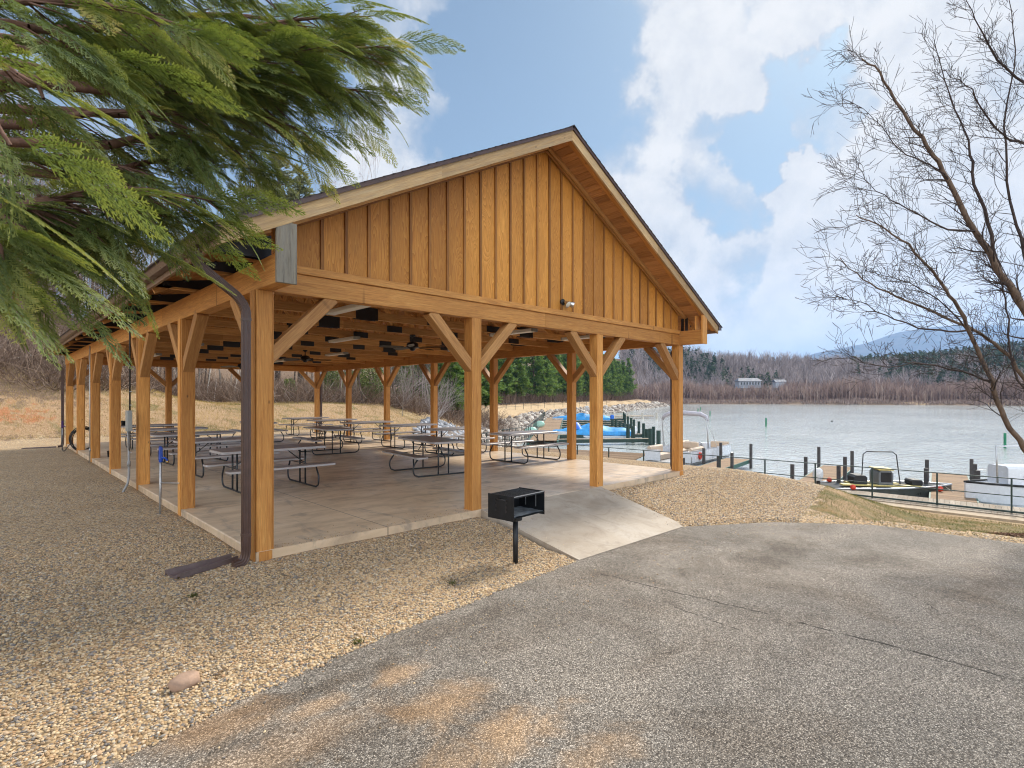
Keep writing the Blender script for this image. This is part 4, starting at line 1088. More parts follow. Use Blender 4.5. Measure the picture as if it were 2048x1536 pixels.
pier('boat_pier', 8.8, 25.9, 7.0, 1.25, 'wooden pier beside the pontoon boat, leftmost of the three', [(6.3, -1, .95), (3.4, -1, .85), (.8, 1, .75), (3.0, 1, .75), (6.6, 1, .95), (.4, -1, .6)])
pier('boat_pier', 11.9, 21.7, 8.0, 1.3, 'wooden pier left of the small grey bass boat, middle of the three', [(1.0, -1, .75), (4.0, -1, .80), (7.6, -1, 1.0), (1.6, 1, .75), (3.6, 1, .95), (6.2, 1, 1.0)])
pier('boat_pier', 15.3, 18.8, 8.2, 1.25, 'wooden pier right of the grey bass boat, nearest of the three', [(2.6, -1, .8), (5.2, -1, .9), (3.0, 1, .8), (5.0, 1, .85), (7.8, 1, .8)])
# wide platform further along with planks
pl = empty('lower_dock', P(2, 33, DK)); tag(pl, 'broad brown plank platform behind the railing at the far corner of the slab', 'dock')
o1 = P(2, 33, DK); mb = MB(); planks(mb, P(-2.2, 35.6, DK-.02)-o1, P(-.2, 39.3, DK-.02)-o1, P(8.6, 34.2, DK-.02)-o1, P(5.6, 27.9, DK-.02)-o1, .19); mb.build('planks', M['deckwood'], pl)
# marina walkway and slips (far left of the bay)
mw = empty('marina_walkway', P(5, 80, DK)); tag(mw, 'narrow plank walkway leading back past the covered boats', 'walkway'); o2 = P(5, 80, DK)
mb = MB(); planks(mb, P(1.4, 44, DK)-o2, P(6.0, 92, DK)-o2, P(8.6, 92, DK)-o2, P(3.6, 44, DK)-o2, .35, .05, .02); mb.build('planks', M['deckwood'], mw)
mb = MB(); mb.box(P(1.3, 44, DK-.2)-o2, P(5.9, 92, DK-.2)-o2, .15, .35); mb.box(P(3.7, 44, DK-.2)-o2, P(8.7, 92, DK-.2)-o2, .15, .35); mb.build('side_beam', M['green_steel'], mw)
fence([(1.0, 42), (5.6, 92)], 'walkway_railing', 'green railing along the far marina walkway', sp=2.4)
fence([(-5, 70), (6, 100), (22, 126)], 'path_railing', 'thin dark railing along the path above the rocks', sp=4, z=-.45, base=False)
fence([(-2.6, 34.2), (-1.2, 40), (.8, 44)], 'corner_railing', 'green railing at the corner where the boardwalk turns', sp=1.2)
def slip(r, d, L, lb, ang=84, ph=.95):
    z = DK-.15; o = P(r, d, z); f = empty('boat_slip', o); tag(f, lb, 'boat slip', 'green steel slip fingers of the marina'); ca, sa = math.sin(math.radians(ang)), math.cos(math.radians(ang))
    def q(a, b, zz=0): return P(r+ca*a+sa*b, d+sa*a-ca*b, z+zz)-o
    mb = MB(); mb.box(q(0, -.35), q(L, -.35), .12, .28); mb.box(q(0, .35), q(L, .35), .12, .28); mb.build('frame', M['piling_green'], f)
    mb = MB(); planks(mb, q(0, -.3, .15), q(L, -.3, .15), q(L, .3, .15), q(0, .3, .15), .3, .04, .03); mb.build('planks', M['deckgrey'], f)
    for a in (L*.98,):
        mb = MB(); p = q(a, .55); mb.box(p+Vector((0, 0, -1)), p+Vector((0, 0, ph+.25)), .2, .2, (0, 1, 0)); mb.build('piling', M['piling_green'], f)
sl = [(3.8, 45.5, 8.3), (4.2, 51, 8.4), (4.6, 55, 8.5), (5.0, 59.5, 8.6), (5.5, 64, 8.8), (6.0, 69, 9), (6.6, 74.5, 9.2), (7.3, 80, 9.6), (8.2, 87, 10)]
words = ['nearest', 'second', 'third', 'fourth', 'fifth', 'sixth', 'seventh', 'eighth', 'farthest']
for k, (r, d, L) in enumerate(sl): slip(r, d, L, '%s green slip finger of the marina, counted from the slab' % words[k])
for k, (u, vb, vt) in enumerate([(1317, 893, 861), (1301, 889, 857), (1294, 884, 858), (1266, 884, 852), (1256, 880, 848), (1248, 874, 846), (1240, 869, 842), (1232, 865, 840), (1225, 860, 838)]):
    p = gd(u, vb, -2.35); dd = FPX*(CH+2.35)/(vb-HZ); h = (vb-vt)*dd/FPX
    mb = MB(); mb.box((0, 0, -1), (0, 0, h), .26, .26, (0, 1, 0), .02); tag(mb.build('mooring_pile', M['piling_green'], None, p), 'dark mooring pile in the row right of the covered boats, %s in it' % (words[k] if k < 8 else 'farthest'), 'mooring pile', 'row of dark mooring piles')
fd = empty('fishing_dock', P(19, 100, -2.0)); tag(fd, 'small white edged dock on pale posts standing out from the rocks', 'dock')
mb = MB(); planks(mb, Vector((0, 0, 0))+P(15, 99, 0)-P(19, 100, 0), P(26.5, 101, 0)-P(19, 100, 0), P(26.5, 104, 0)-P(19, 100, 0), P(15, 102, 0)-P(19, 100, 0), .5, .15, .02); mb.build('planks', M['deckgrey'], fd)
for k in range(5): mb = MB(); p = P(16+2.6*k, 99, -1.2)-P(19, 100, 0); mb.box(p+Vector((0, 0, 0)), p+Vector((0, 0, 1.9)), .3, .3, (0, 1, 0)); mb.build('post', M['bark_white'], fd)

# green channel markers in the lake
for (u, vb, vt, w, lb) in ((1532, 853, 836, .20, 'green channel marker post in the middle of the lake'), (2010, 896, 866, .21, 'green channel marker post in the lake behind the leaning tree trunk'), (1420, 832, 822, .2, 'small green marker post right of the lake side corner post'), (1396, 824, 817, .2, 'tiny dark marker post far out near the corner post, nearer of two'), (1401, 819.5, 814, .2, 'tiny dark marker post far out near the corner post, farther of two')):
    p = gd(u, vb, -2.4); dd = FPX*(CH+2.4)/(vb-HZ); h = (vb-vt)*dd/FPX
    mb = MB(); mb.box((0, 0, -.8), (.02, 0, h), w, w*.8, (0, 1, 0), .02); tag(mb.build('channel_marker', M['marker_green'], None, p), lb, 'channel marker', 'green marker posts in the lake')
p = gd(1664, 843, -2.4); mb = MB(); mb.lathe([(0, -.2), (.16, -.1), (.2, 0), (.15, .13), (0, .18)], n=12); tag(mb.build('mooring_buoy', M['rubber'], None, p, smooth=True), 'small round dark buoy floating alone on the lake', 'buoy')

# ------------------------------------------------------------------ boats
WZ = -2.4
def frame(name, r, d, ang, lb, cat, group=None):
    """local +y = away along heading ang (deg right of view axis), +x = to its right"""
    o = P(r, d, WZ); e = empty(name, o); h = math.radians(ang); ydir = Vector((P(math.sin(h), math.cos(h))-P(0, 0))); e.rotation_euler.z = math.atan2(ydir.y, ydir.x)-PI/2
    tag(e, lb, cat, group); return e
def hull(sec, name, mat, parent, mats=None):
    """sec: list of (y, [(x,z)...] half section from keel to gunwale)"""
    rows = []
    for y, hs in sec: rows.append([Vector((-x, y, z)) for x, z in hs[::-1]]+[Vector((x, y, z)) for x, z in hs[1:]])
    mb = MB(); mb.grid(rows); n = len(rows[0]); mb.add(rows[0], [tuple(range(n))], [tuple(q) for q in rows[0]], .5); mb.add(rows[-1], [tuple(range(n))], [tuple(q) for q in rows[-1]], .5)
    return mb.build(name, mat, parent, smooth=False)
def outboard(parent, y, mat, s=1.0, x=0, z=.55, blade=True):
    m = empty('outboard_motor', (x, y, z)); m.parent = parent
    mb = MB(); rows = []
    for zz, a, b in ((0, .09, .15), (.06, .13, .21), (.22, .15, .24), (.36, .14, .22), (.43, .10, .16), (.45, .02, .04)):
        rows.append([Vector((a*s*math.cos(t)**1, b*s*math.sin(t), zz*s*1.25)) for t in [2*PI*i/14 for i in range(15)]])
    mb.grid(rows); mb.build('cowling', mat, m, smooth=True)
    mb = MB(); mb.box((0, .0, -.75*s), (0, .02, .02), .09*s, .16*s, (0, 1, 0), .02); mb.box((0, -.18*s, -.42*s), (0, .18*s, -.42*s), .22*s, .02); mb.tube([(0, -.14, -.68*s), (0, .16, -.68*s)], [.03, .05], 10); mb.build('leg', M['fan_black'], m)
    return m
# pontoon boat
pb = frame('pontoon_boat', 8.35, 29.3, 40, 'white and beige pontoon boat with a folded canopy hoop, moored beside the pier', 'boat')
BW, BL = 1.32, 6.4
for sx in (-1, 1):
    mb = MB(); mb.tube([(sx*.98, -.35, .30), (sx*.98, .0, .16), (sx*.98, .4, .12), (sx*.98, BL, .12), (sx*.98, BL+.2, .2)], [.05, .20, .30, .30, .12], 16); mb.build('pontoon', M['alu'], pb, smooth=True)
mb = MB(); mb.aabb(-BW, BW, .1, BL, .42, .50); mb.build('deck', M['alu'], pb)
def panel(x0, y0, x1, y1, z0=.52, z1=1.12, rail=True):
    mb = MB(); mb.box((x0, y0, (z0+z1)/2), (x1, y1, (z0+z1)/2), .03, z1-z0-.03); mb.build('side_panel', M['white_gel'], pb)
    mb = MB(); mb.tube([(x0, y0, z0), (x0, y0, z1+.02), (x1, y1, z1+.02), (x1, y1, z0)], .019, 8); mb.build('panel_rail', M['alu'], pb, smooth=True)
for k in range(4):
    for sx in (-1, 1): panel(sx*BW, .15+k*1.55, sx*BW, .15+k*1.55+1.5)
panel(-BW, .12, -.42, .12); panel(.42, .12, BW, .12); panel(-BW, BL-.05, BW, BL-.05)
def seat(x0, x1, y0, y1, back, lbl='bench_seat'):
    mb = MB(); mb.aabb(x0, x1, y0, y1, .50, .86, .05, rv=.5)
    mb.build(lbl, M['beige'], pb)
    mb = MB(); bx = {'-x': (x0, x0+.2, y0, y1), '+x': (x1-.2, x1, y0, y1), '-y': (x0, x1, y0, y0+.2), '+y': (x0, x1, y1-.2, y1)}[back]; mb.aabb(*bx, .86, 1.30, .07, rv=.5); mb.build('seat_back', M['beige'], pb)
seat(-1.27, -.6, .3, 1.9, '-x'); seat(.6, 1.27, .3, 2.0, '+x'); seat(-1.27, -.6, 3.6, 5.8, '-x'); seat(.2, 1.27, 5.2, 6.2, '+y'); seat(-.9, .3, 4.6, 5.2, '-y')
mb = MB(); mb.aabb(.45, 1.2, 2.6, 3.3, .5, 1.42, .06); mb.build('console', M['white_gel'], pb); mb = MB(); mb.tube([(.83, 2.55, 1.35)]+[(.83+.16*math.cos(a), 2.5, 1.3+.16*math.sin(a)) for a in [i*PI/8 for i in range(17)]], .014, 6); mb.build('steering_wheel', M['rubber'], pb)
mb = MB(); mb.aabb(.5, 1.0, 1.9, 2.3, .5, .98, .05); mb.aabb(.5, 1.0, 1.9, 2.02, .98, 1.5, .05); mb.build('captain_seat', M['beige'], pb)
bim = empty('canopy_frame'); bim.parent = pb
for yy, lean in ((1.9, .0), (2.05, 1.6)):
    mb = MB(); mb.tube([(-BW, yy+.6, 1.12), (-BW*1.0, 2.6+lean*0-.3, 2.75), (-BW*.82, 2.45, 2.98), (BW*.82, 2.45, 2.98), (BW, 2.3, 2.75), (BW, yy+.6, 1.12)], .018, 8); mb.build('hoop', M['alu'], bim, smooth=True)
mb = MB(); mb.tube([(-BW, 4.0, 1.12), (-BW, 2.5, 2.6)], .014, 6); mb.tube([(BW, 4.0, 1.12), (BW, 2.5, 2.6)], .014, 6); mb.build('stay', M['alu'], bim, smooth=True)
pts = [(-BW-.02, 2.42, 2.70), (-BW*.93, 2.45, 2.92), (-BW*.7, 2.45, 3.06), (0, 2.45, 3.12), (BW*.7, 2.45, 3.06), (BW*.93, 2.45, 2.92), (BW+.02, 2.42, 2.70)]
mb = MB(); mb.tube(pts, [.07, .11, .13, .135, .13, .11, .07], 12); mb.build('rolled_canopy', M['canvas_grey'], bim, smooth=True)
mb = MB(); mb.lathe([(.14, -.05), (.2, -.03), (.2, .03), (.14, .05), (.14, -.05)], (BW+.06, 1.2, .85), 18, M4=Matrix.Rotation(PI/2, 4, 'Y')); mb.build('life_ring', M['red'], pb, smooth=True)
outboard(pb, BL+.4, M['motor_white'], 1.0, 0, .5)
# bass boat between piers
bs = frame('bass_boat', 14.15, 22.4, 3, 'low grey fishing boat with yellow trim moored between two piers', 'boat')
def bsec(L=5.2, w=1.05, f=.62):
    out = []
    for t in (0, .06, .2, .4, .6, .75, .88, .96, 1):
        ww = w*(1-max(0, (t-.45)/.55)**2.2)+.03; k = -.25+.55*max(0, (t-.6)/.4)**2
        out.append((t*L, [(0, k), (ww*.75, k+.14), (ww*.95, .16+.25*max(0, (t-.6))), (ww, f*.7+.18*t), (ww-.03, f*.75+.18*t)]))
    return out
bs.rotation_euler.z += 0
bs.rotation_euler.z = bs.rotation_euler.z-math.radians(98)+math.radians(0)
bs.location = P(12.55, 21.9, WZ)
bs.scale = (.95, .93, 1)
hull(bsec(4.9, .95), 'hull', M['tan_hull'], bs)
mb = MB(); rows = []
for t in np.linspace(0, 1, 14): ww = .93*(1-max(0, (t-.45)/.55)**2.2)+.01; z = .62*.75+.18*t-.01; rows.append([Vector((x*ww, t*4.88, z+.02*(1-abs(x)))) for x in (-1, -.5, 0, .5, 1)])
mb.grid(rows); mb.build('deck', M['deck_carpet'], bs, fixn=False)
mb = MB()
for sx in (-1, 1):
    mb.tube([(sx*(.95*(1-max(0, (t-.45)/.55)**2.2)+.02), t*4.9, .62*.74+.18*t+.02) for t in np.linspace(0, 1, 12)], .035, 6)
mb.build('gunwale', M['alu'], bs, smooth=True)
mb = MB(); mb.aabb(-.5, -.1, 1.0, 3.0, .55, .62, .02); mb.aabb(.15, .5, .6, 3.6, .55, .61, .02); mb.build('trim_panel', M['yellow_deck'], bs)
mb = MB(); mb.aabb(-.42, .42, 2.0, 2.55, .5, 1.18, .10); mb.build('console', M['grey_console'], bs); mb = MB(); mb.aabb(-.45, .45, 1.98, 2.57, 1.18, 1.24, .02); mb.build('console_cap', M['yellow_deck'], bs)
mb = MB(); mb.aabb(.421, .43, 2.08, 2.48, .72, 1.1, .002); mb.aabb(-.43, -.421, 2.08, 2.48, .72, 1.1, .002); mb.build('console_window', M['dark_glass'], bs)
mb = MB(); mb.tube([(-.1, 1.55, .55), (-.1, 1.62, 1.75), (-.1, 1.75, 1.86), (-.1, 2.75, 1.86), (-.1, 2.9, 1.75), (-.1, 3.05, .55)], .022, 8); mb.build('grab_frame', M['fan_black'], bs, smooth=True)
mb = MB(); mb.aabb(-.35, .35, 1.1, 1.6, .5, .95, .08); mb.aabb(-.3, .3, 3.3, 3.7, .6, .82, .05); mb.build('seat', M['rubber'], bs)
for (x, y) in ((-.97, .6), (.97, .8), (.75, 4.1)): mb = MB(); mb.lathe([(0, -.1), (.09, -.06), (.11, 0), (.09, .08), (0, .12)], (x, y, .56), 12); mb.build('fender', M['red'], bs, smooth=True)
outboard(bs, -.2, M['motor_white'], .9, 0, .66)
for a_, b_ in (((-.95, .3, .52), (-1.6, -.5, .45)), ((.3, 4.5, .62), (1.3, 4.8, .48))):
    a_, b_ = Vector(a_), Vector(b_); mb = MB(); mb.tube([a_.lerp(b_, k/8)-Vector((0, 0, .12*math.sin(PI*k/8))) for k in range(9)], .011, 5); mb.build('mooring_rope', M['rope'], bs, smooth=True)
# centre console boat at the right edge
cb = frame('console_boat', 18.9, 17.9, 62, 'white centre console boat with a dark blue outboard at the right edge', 'boat')
cb.location = P(16.6, 18.4, WZ); 
d1 = P(1, 0)-P(0, 0); cb.rotation_euler.z = math.atan2(d1.y, d1.x)-PI/2+math.radians(-4)
cb.location = P(22.75, 18.9, WZ+.12); cb.rotation_euler.z += PI
hull(bsec(6.6, 1.15, .95), 'hull', M['white_gel'], cb)
mb = MB(); rows = []
for t in np.linspace(0, 1, 14): ww = 1.1*(1-max(0, (t-.45)/.55)**2.2)+.01; z = .95*.62+.16*t; rows.append([Vector((x*ww, t*6.5, z)) for x in (-1, 0, 1)])
mb.grid(rows); mb.build('deck', M['white_gel'], cb, fixn=False)
mb = MB()
for sx in (-1, 1): mb.tube([(sx*(1.15*(1-max(0, (t-.45)/.55)**2.2)+.02), t*6.6, .95*.74+.18*t+.02) for t in np.linspace(0, 1, 12)], .04, 6)
mb.build('gunwale', M['rubber'], cb, smooth=True)
mb = MB(); mb.aabb(-.45, .45, 4.0, 5.5, .7, 1.5, .08); mb.build('console', M['white_gel'], cb)
mb = MB(); mb.tube([(-.5, 3.0, .9), (-.5, 3.0, 1.55), (.5, 3.0, 1.55), (.5, 3.0, .9)], .02, 6); mb.tube([(-.9, 6.2, 1.0), (-.9, 6.25, 2.25), (-.9, 0.8, 2.3)], [.035, .03, .025], 6); mb.build('rod_and_rail', M['alu'], cb, smooth=True)
mb = MB(); mb.lathe([(.07, -.01), (.1, 0), (.07, .01)], (-.46, 4.9, 1.15), 14, M4=Matrix.Rotation(PI/2, 4, 'Y')); mb.build('hatch', M['bolt'], cb)
outboard(cb, 3.6, M['motor_blue'], 1.15, .3, 1.2)
# blue covered boats
def covered(r, d, ang, L, lb, mat, twotone=True, rail=False, motor=True, z=0):
    b = frame('covered_boat', r, d, ang, lb, 'boat', 'blue covered boats in the marina'); b.location.z += z
    hull([(y, [(0, k), (w*.7, k+.1), (w*.97, .25), (w, .72), (w-.03, .75)]) for y, w, k in ((0, 1.15, -.2), (L*.5, 1.2, -.2), (L*.8, .95, -.1), (L*.94, .5, .1), (L, .06, .4))], 'hull', M['white_gel'], b)
    mb = MB()
    for sx in (-1, 1): mb.box((sx*1.19, .3, .42), (sx*1.215, L*.5, .42), .02, .06); mb.box((sx*1.215, L*.5, .42), (sx*.97, L*.79, .44), .02, .05)
    mb.build('hull_stripe', M['motor_blue'], b)
    rows = []; NS = 26
    for i in range(NS):
        t = i/(NS-1); y = -.1+t*(L*.99); w = float(np.interp(t, [0, .5, .8, .94, 1], [1.2, 1.26, 1.0, .55, .1])); hgt = float(np.interp(t, [0, .1, .25, .38, .5, .62, .8, 1], [.95, 1.15, 1.1, 1.35, 1.55, 1.25, 1.05, .8]))
        row = [Vector((-w, y, .42+.05*noise.noise(Vector((y*3, 1, L)))))]
        for s_ in np.linspace(-1, 1, 15):
            h2 = .74+(hgt-.74)*(1-abs(s_)**1.7)+.07*noise.noise(Vector((s_*2.5, y*1.6, L)))+.035*abs(noise.noise(Vector((s_*6, y*4, L)))); row.append(Vector((s_*w, y, h2)))
        row.append(Vector((w, y, .42+.05*noise.noise(Vector((y*3, 9, L)))))); rows.append(row)
    mb = MB(); mb.grid(rows); mb.build('cover', M[mat], b, smooth=True, fixn=False)
    if twotone:
        mb = MB(); rows = []
        for i in range(9):
            t = i/8; y = L*.60+t*L*.16; rows.append([Vector((s_*.8, y, 1.0+.62*(1-abs(s_)**2)*math.sin(PI*min(1, t*1.05+.001))**.6)) for s_ in np.linspace(-1, 1, 11)])
        mb.grid(rows); mb.build('windscreen_cover', M['blue_tarp2'], b, smooth=True, fixn=False)
    if rail:
        mb = MB(); mb.tube([(-1.1, 2.2, .8), (-1.1, 3.4, 2.5), (1.1, 3.4, 2.5), (1.1, 2.2, .8)], .04, 6); mb.tube([(-1.1, 3.6, .8), (-1.1, 3.4, 2.5)], .03, 6); mb.tube([(1.1, 3.6, .8), (1.1, 3.4, 2.5)], .03, 6); mb.box((-1, 3.4, 2.5), (1, 3.4, 2.5), .5, .2); mb.build('tower', M['alu'], b)
    if motor: outboard(b, -.5, M['blue_tarp2'] if rail else M['motor_white'], 1.3, 0, .5)
covered(11.1, 51.5, -84, 7.4, 'white boat under a rumpled blue tarpaulin, nearer of the two covered boats', 'blue_tarp')
covered(15.0, 84, -84, 8.8, 'farther covered boat with a bright blue tarpaulin and a pale tower frame', 'blue_tarp', False, True)
for (u, v, ro, lb) in ((1058, 868, .3, 'pale green upturned paddle boat beside the marina walkway, nearer one'), (1076, 853, .2, 'pale green and white paddle boat beside the marina walkway, farther one')):
    p = gd(u, v, DK+.1); mb = MB(); rows = []
    for zz, a in ((0, .75), (.15, .85), (.6, .75), (.95, .5), (1.1, .2)): rows.append([Vector((a*1.0*math.cos(t), a*1.5*math.sin(t)-zz*.5, zz)) for t in [2*PI*i/16 for i in range(17)]])
    mb.grid(rows); e = mb.build('paddle_boat', M['mint'], None, p, smooth=True); e.scale = (.55, .55, .6); e.rotation_euler.z = YAW-ro; tag(e, lb, 'boat', 'pale green paddle boats')

# ------------------------------------------------------------------ far house
hp = P(143, 318, 0); hz_ = 1.5
hb = P(140, 322, 8.3); hs_ = empty('lake_house', hb, YAW-PI/2); hs_.scale = (.8, .8, .85); tag(hs_, 'long pale house with a blue grey roof among the bare trees across the lake', 'house')
mb = MB(); mb.aabb(-8, 8, -3.5, 3.5, -2, 2.9); mb.build('wall', M['house_white'], hs_)
mb = MB(); mb.add([(-9, -4.6, 2.8), (9, -4.6, 2.8), (9, 4.6, 2.8), (-9, 4.6, 2.8), (-7, 0, 5.0), (7, 0, 5.0)], [(0, 1, 5, 4), (2, 3, 4, 5), (1, 2, 5), (3, 0, 4), (3, 2, 1, 0)], [(0, 0, 0)]*6, .5); mb.build('roof', M['house_roof'], hs_)
for k in range(8):
    mb = MB(); x = -7.4+k*2.1; mb.aabb(x-.12, x+.12, -4.5, -4.3, -1.6, 2.8); mb.build('porch_post', M['house_white'], hs_)
for k in range(7):
    mb = MB(); x = -6.3+k*2.1; mb.aabb(x-.6, x+.6, -3.56, -3.51, .3, 2.1); mb.build('window', M['dark_glass'], hs_)
mb = MB(); mb.aabb(-8, 8, -4.5, -3.6, -.2, .0); mb.build('porch_floor', M['house_white'], hs_)
h2 = empty('lake_shed', P(160, 325, 8.6), YAW-PI/2); tag(h2, 'small white shed right of the pale lake house', 'shed')
mb = MB(); mb.aabb(-3, 3, -2, 2, -2, 1.8); mb.build('wall', M['house_white'], h2); mb = MB(); mb.add([(-3.4, -2.5, 1.7), (3.4, -2.5, 1.7), (3.4, 2.5, 1.7), (-3.4, 2.5, 1.7), (-3.4, 0, 3.2), (3.4, 0, 3.2)], [(0, 1, 5, 4), (2, 3, 4, 5), (1, 2, 5), (3, 0, 4), (3, 2, 1, 0)], [(0, 0, 0)]*6, .5); mb.build('roof', M['house_roof'], h2)

# ------------------------------------------------------------------ numpy scatter helpers
def ico():
    t = (1+5**.5)/2; v = np.array([(-1, t, 0), (1, t, 0), (-1, -t, 0), (1, -t, 0), (0, -1, t), (0, 1, t), (0, -1, -t), (0, 1, -t), (t, 0, -1), (t, 0, 1), (-t, 0, -1), (-t, 0, 1)], float); v /= np.linalg.norm(v[0])
    f = np.array([(0, 11, 5), (0, 5, 1), (0, 1, 7), (0, 7, 10), (0, 10, 11), (1, 5, 9), (5, 11, 4), (11, 10, 2), (10, 7, 6), (7, 1, 8), (3, 9, 4), (3, 4, 2), (3, 2, 6), (3, 6, 8), (3, 8, 9), (4, 9, 5), (2, 4, 11), (6, 2, 10), (8, 6, 7), (9, 8, 1)]); return v, f
def rotm(n, full=True):
    q = NR.normal(size=(n, 4)); q /= np.linalg.norm(q, axis=1)[:, None]; a, b, c, d = q.T
    return np.stack([np.stack([a*a+b*b-c*c-d*d, 2*(b*c-a*d), 2*(b*d+a*c)], -1), np.stack([2*(b*c+a*d), a*a-b*b+c*c-d*d, 2*(c*d-a*b)], -1), np.stack([2*(b*d-a*c), 2*(c*d+a*b), a*a-b*b-c*c+d*d], -1)], 1)
def stones(name, C, S, mat, jit=.25, flat=.6, smooth=True, upright=True):
    V0, F0 = ico(); n = len(C)
    V = V0[None]*(1+NR.uniform(-jit, jit, (n, 12, 1)))
    an = np.stack([NR.uniform(.75, 1.25, n), NR.uniform(.65, 1.0, n), NR.uniform(flat*.7, flat*1.1, n)], -1)
    V = V*an[:, None, :]
    if upright:
        th = NR.uniform(0, 2*PI, n); tl = NR.uniform(-.5, .5, n); c, s = np.cos(th), np.sin(th); ct, st = np.cos(tl), np.sin(tl); z = np.zeros(n); o = np.ones(n)
        Rz = np.stack([np.stack([c, -s, z], -1), np.stack([s, c, z], -1), np.stack([z, z, o], -1)], 1); Rx = np.stack([np.stack([o, z, z], -1), np.stack([z, ct, -st], -1), np.stack([z, st, ct], -1)], 1); Q = Rz@Rx
    else: Q = rotm(n)
    V = np.einsum('nij,nkj->nki', Q, V)*np.asarray(S)[:, None, None]+np.asarray(C)[:, None, :]
    F = F0[None]+12*np.arange(n)[:, None, None]
    rv = np.repeat(NR.uniform(0, 1, n), 12)
    return npmesh(name, V.reshape(-1, 3), F.reshape(-1, 3), rv, mat, smooth=smooth)

# pebbles near the viewer, real stones lying on the gravel
def pebbles():
    N = 210000
    X = NR.uniform(-5.0, 3.5, N); Y = NR.uniform(-4.4, 3.2, N)
    r = (X-TX)*SN-(Y-TY)*CS; d = (X-TX)*CS+(Y-TY)*SN
    sd = pave_sd(X, Y)
    dens = np.clip(1.5-.14*d, .25, 1)*(1-.97*smst(.8, 3.1, Y+.25*np.sin(X*2)))*(1-.95*smst(7, 9.4, d))
    keep = (d > .6) & (r > -1.25*d-.8) & (r < 1.25*d+.8) & (d < 9.5) & (NR.uniform(0, 1, N) < dens)
    keep &= ((sd > -.03) | ((sd > -.5) & (NR.uniform(0, 1, N) < .004*np.exp(sd*3))))
    keep &= ~((X > -.03) & (Y > -.03)) & ~((X > 3.12) & (Y > -1.9))
    X, Y = X[keep], Y[keep]; sd = sd[keep]; Z = np.where(sd < .0, zpave(X), HZt(X, Y)); n = len(X); S = NR.uniform(.0055, .012, n)*(1+.6*(NR.uniform(0, 1, n) > .95))
    Z = Z+S*.35
    o = stones('gravel_pebbles', np.stack([X, Y, Z], -1), S, M['pebble']); tag(o, 'tan and grey river pebbles spread over the near gravel', kind='stuff')
    # stray pebbles kicked on to slab, ramp and asphalt
    n1 = 260; X = np.concatenate([NR.uniform(.2, 3.1, n1), NR.uniform(3.2, 6.0, 140), NR.uniform(-1.5, 9, 420)]); Y = np.concatenate([np.abs(NR.exponential(.12, n1))+.005, -NR.uniform(.1, 1.8, 140), -2.3-NR.exponential(.35, 420)])
    X[n1:n1+140] = np.where(NR.rand(140) < .5, 3.18+NR.exponential(.12, 140), 6.04-NR.exponential(.12, 140))
    zr = -.004+(-Y)/1.8*(zpave(X)+.006+.004); Z = np.where(Y > 0, 0, np.where((X > 3.16) & (X < 6.08) & (Y > -1.72), zr, zpave(X)+.0)); sdd = pave_sd(X, Y); ok = (Y > 0) | ((X > 3.18) & (X < 6.04) & (Y > -1.68)) | (sdd < -.01)
    X, Y, Z = X[ok], Y[ok], Z[ok]; S = NR.uniform(.004, .010, len(X)); o = stones('stray_pebbles', np.stack([X, Y, Z+S*.45], -1), S, M['pebble']); tag(o, 'stray pebbles scattered on the edges of slab, ramp and asphalt', kind='stuff')
    # right hand mound
    N = 60000; X = NR.uniform(6.0, 13, N); Y = NR.uniform(-4, 0.4, N); sd = pave_sd(X, Y); keep = (sd > -.02) & ~((X < XR+.02) & (Y > -.03)) & ((Y > -2.75+.2*(X-8.2)) | (X < 7.7)) & (X > 6.12)
    X, Y = X[keep], Y[keep]; Z = HZt(X, Y); n = len(X); S = NR.uniform(.010, .019, n); o = stones('gravel_mound', np.stack([X, Y, Z+S*.3], -1), S, M['pebble']); tag(o, 'tan gravel heaped between the ramp and the lake side lawn', kind='stuff')
pebbles()
# riprap along the bay
def riprap():
    C = []; S = []
    seg = [(3, 4), (4, 5), (5, 6), (6, 7), (7, 8), (8, 9), (9, 10), (10, 11)]
    for a, b in seg:
        A, B = LK[a], LK[b]; L = np.hypot(*(B-A)); dd = (A[1]+B[1])/2; sz = np.interp(dd, [35, 90, 240], [.34, .5, .8]); n = int(L*(4.2/sz)/sz*1.0)
        n = min(n, 1500)
        nx, ny = -(B-A)[1]/L, (B-A)[0]/L
        for _ in range(n):
            t = NR.rand(); q = A+(B-A)*t; s = NR.uniform(-1.2, 3.8); r, d = q[0]+nx*s, q[1]+ny*s; p = P(r, d)
            if float(lake_sd(r, d)) < -1.5: continue
            z = max(hz1(p.x, p.y), -2.6); C.append((p.x, p.y, z+sz*.15)); S.append(sz*NR.uniform(.55, 1.25))
    o = stones('riprap', np.array(C), np.array(S), M['rip'], .3, .7, False, False); tag(o, 'brown and grey boulders lining the bay shore', kind='stuff')
    C = []; S = []
    for _ in range(1100):
        u, v = NR.uniform(872, 955), 0; t = NR.rand(); base = gd(u+10, 834, .0)
        r = NR.uniform(-6.8, -2.5); d = NR.uniform(36, 46); p = P(r, d); z = hz1(p.x, p.y); C.append((p.x, p.y, z+.1)); S.append(NR.uniform(.12, .3))
    stn = stones('stone_bank', np.array(C), np.array(S), M['rip_light'], .3, .7, False, False); tag(stn, 'pale blue grey crushed stones on the end of the grass mound', kind='stuff')
def m_rl():
    s = NT('pale_stone'); return s.fin(s.ramp(s.attr('rv', 'Fac'), [(0, (.12, .125, .14)), (.5, (.25, .26, .285)), (1, (.42, .43, .46))]), .85)
M['rip_light'] = m_rl(); riprap()

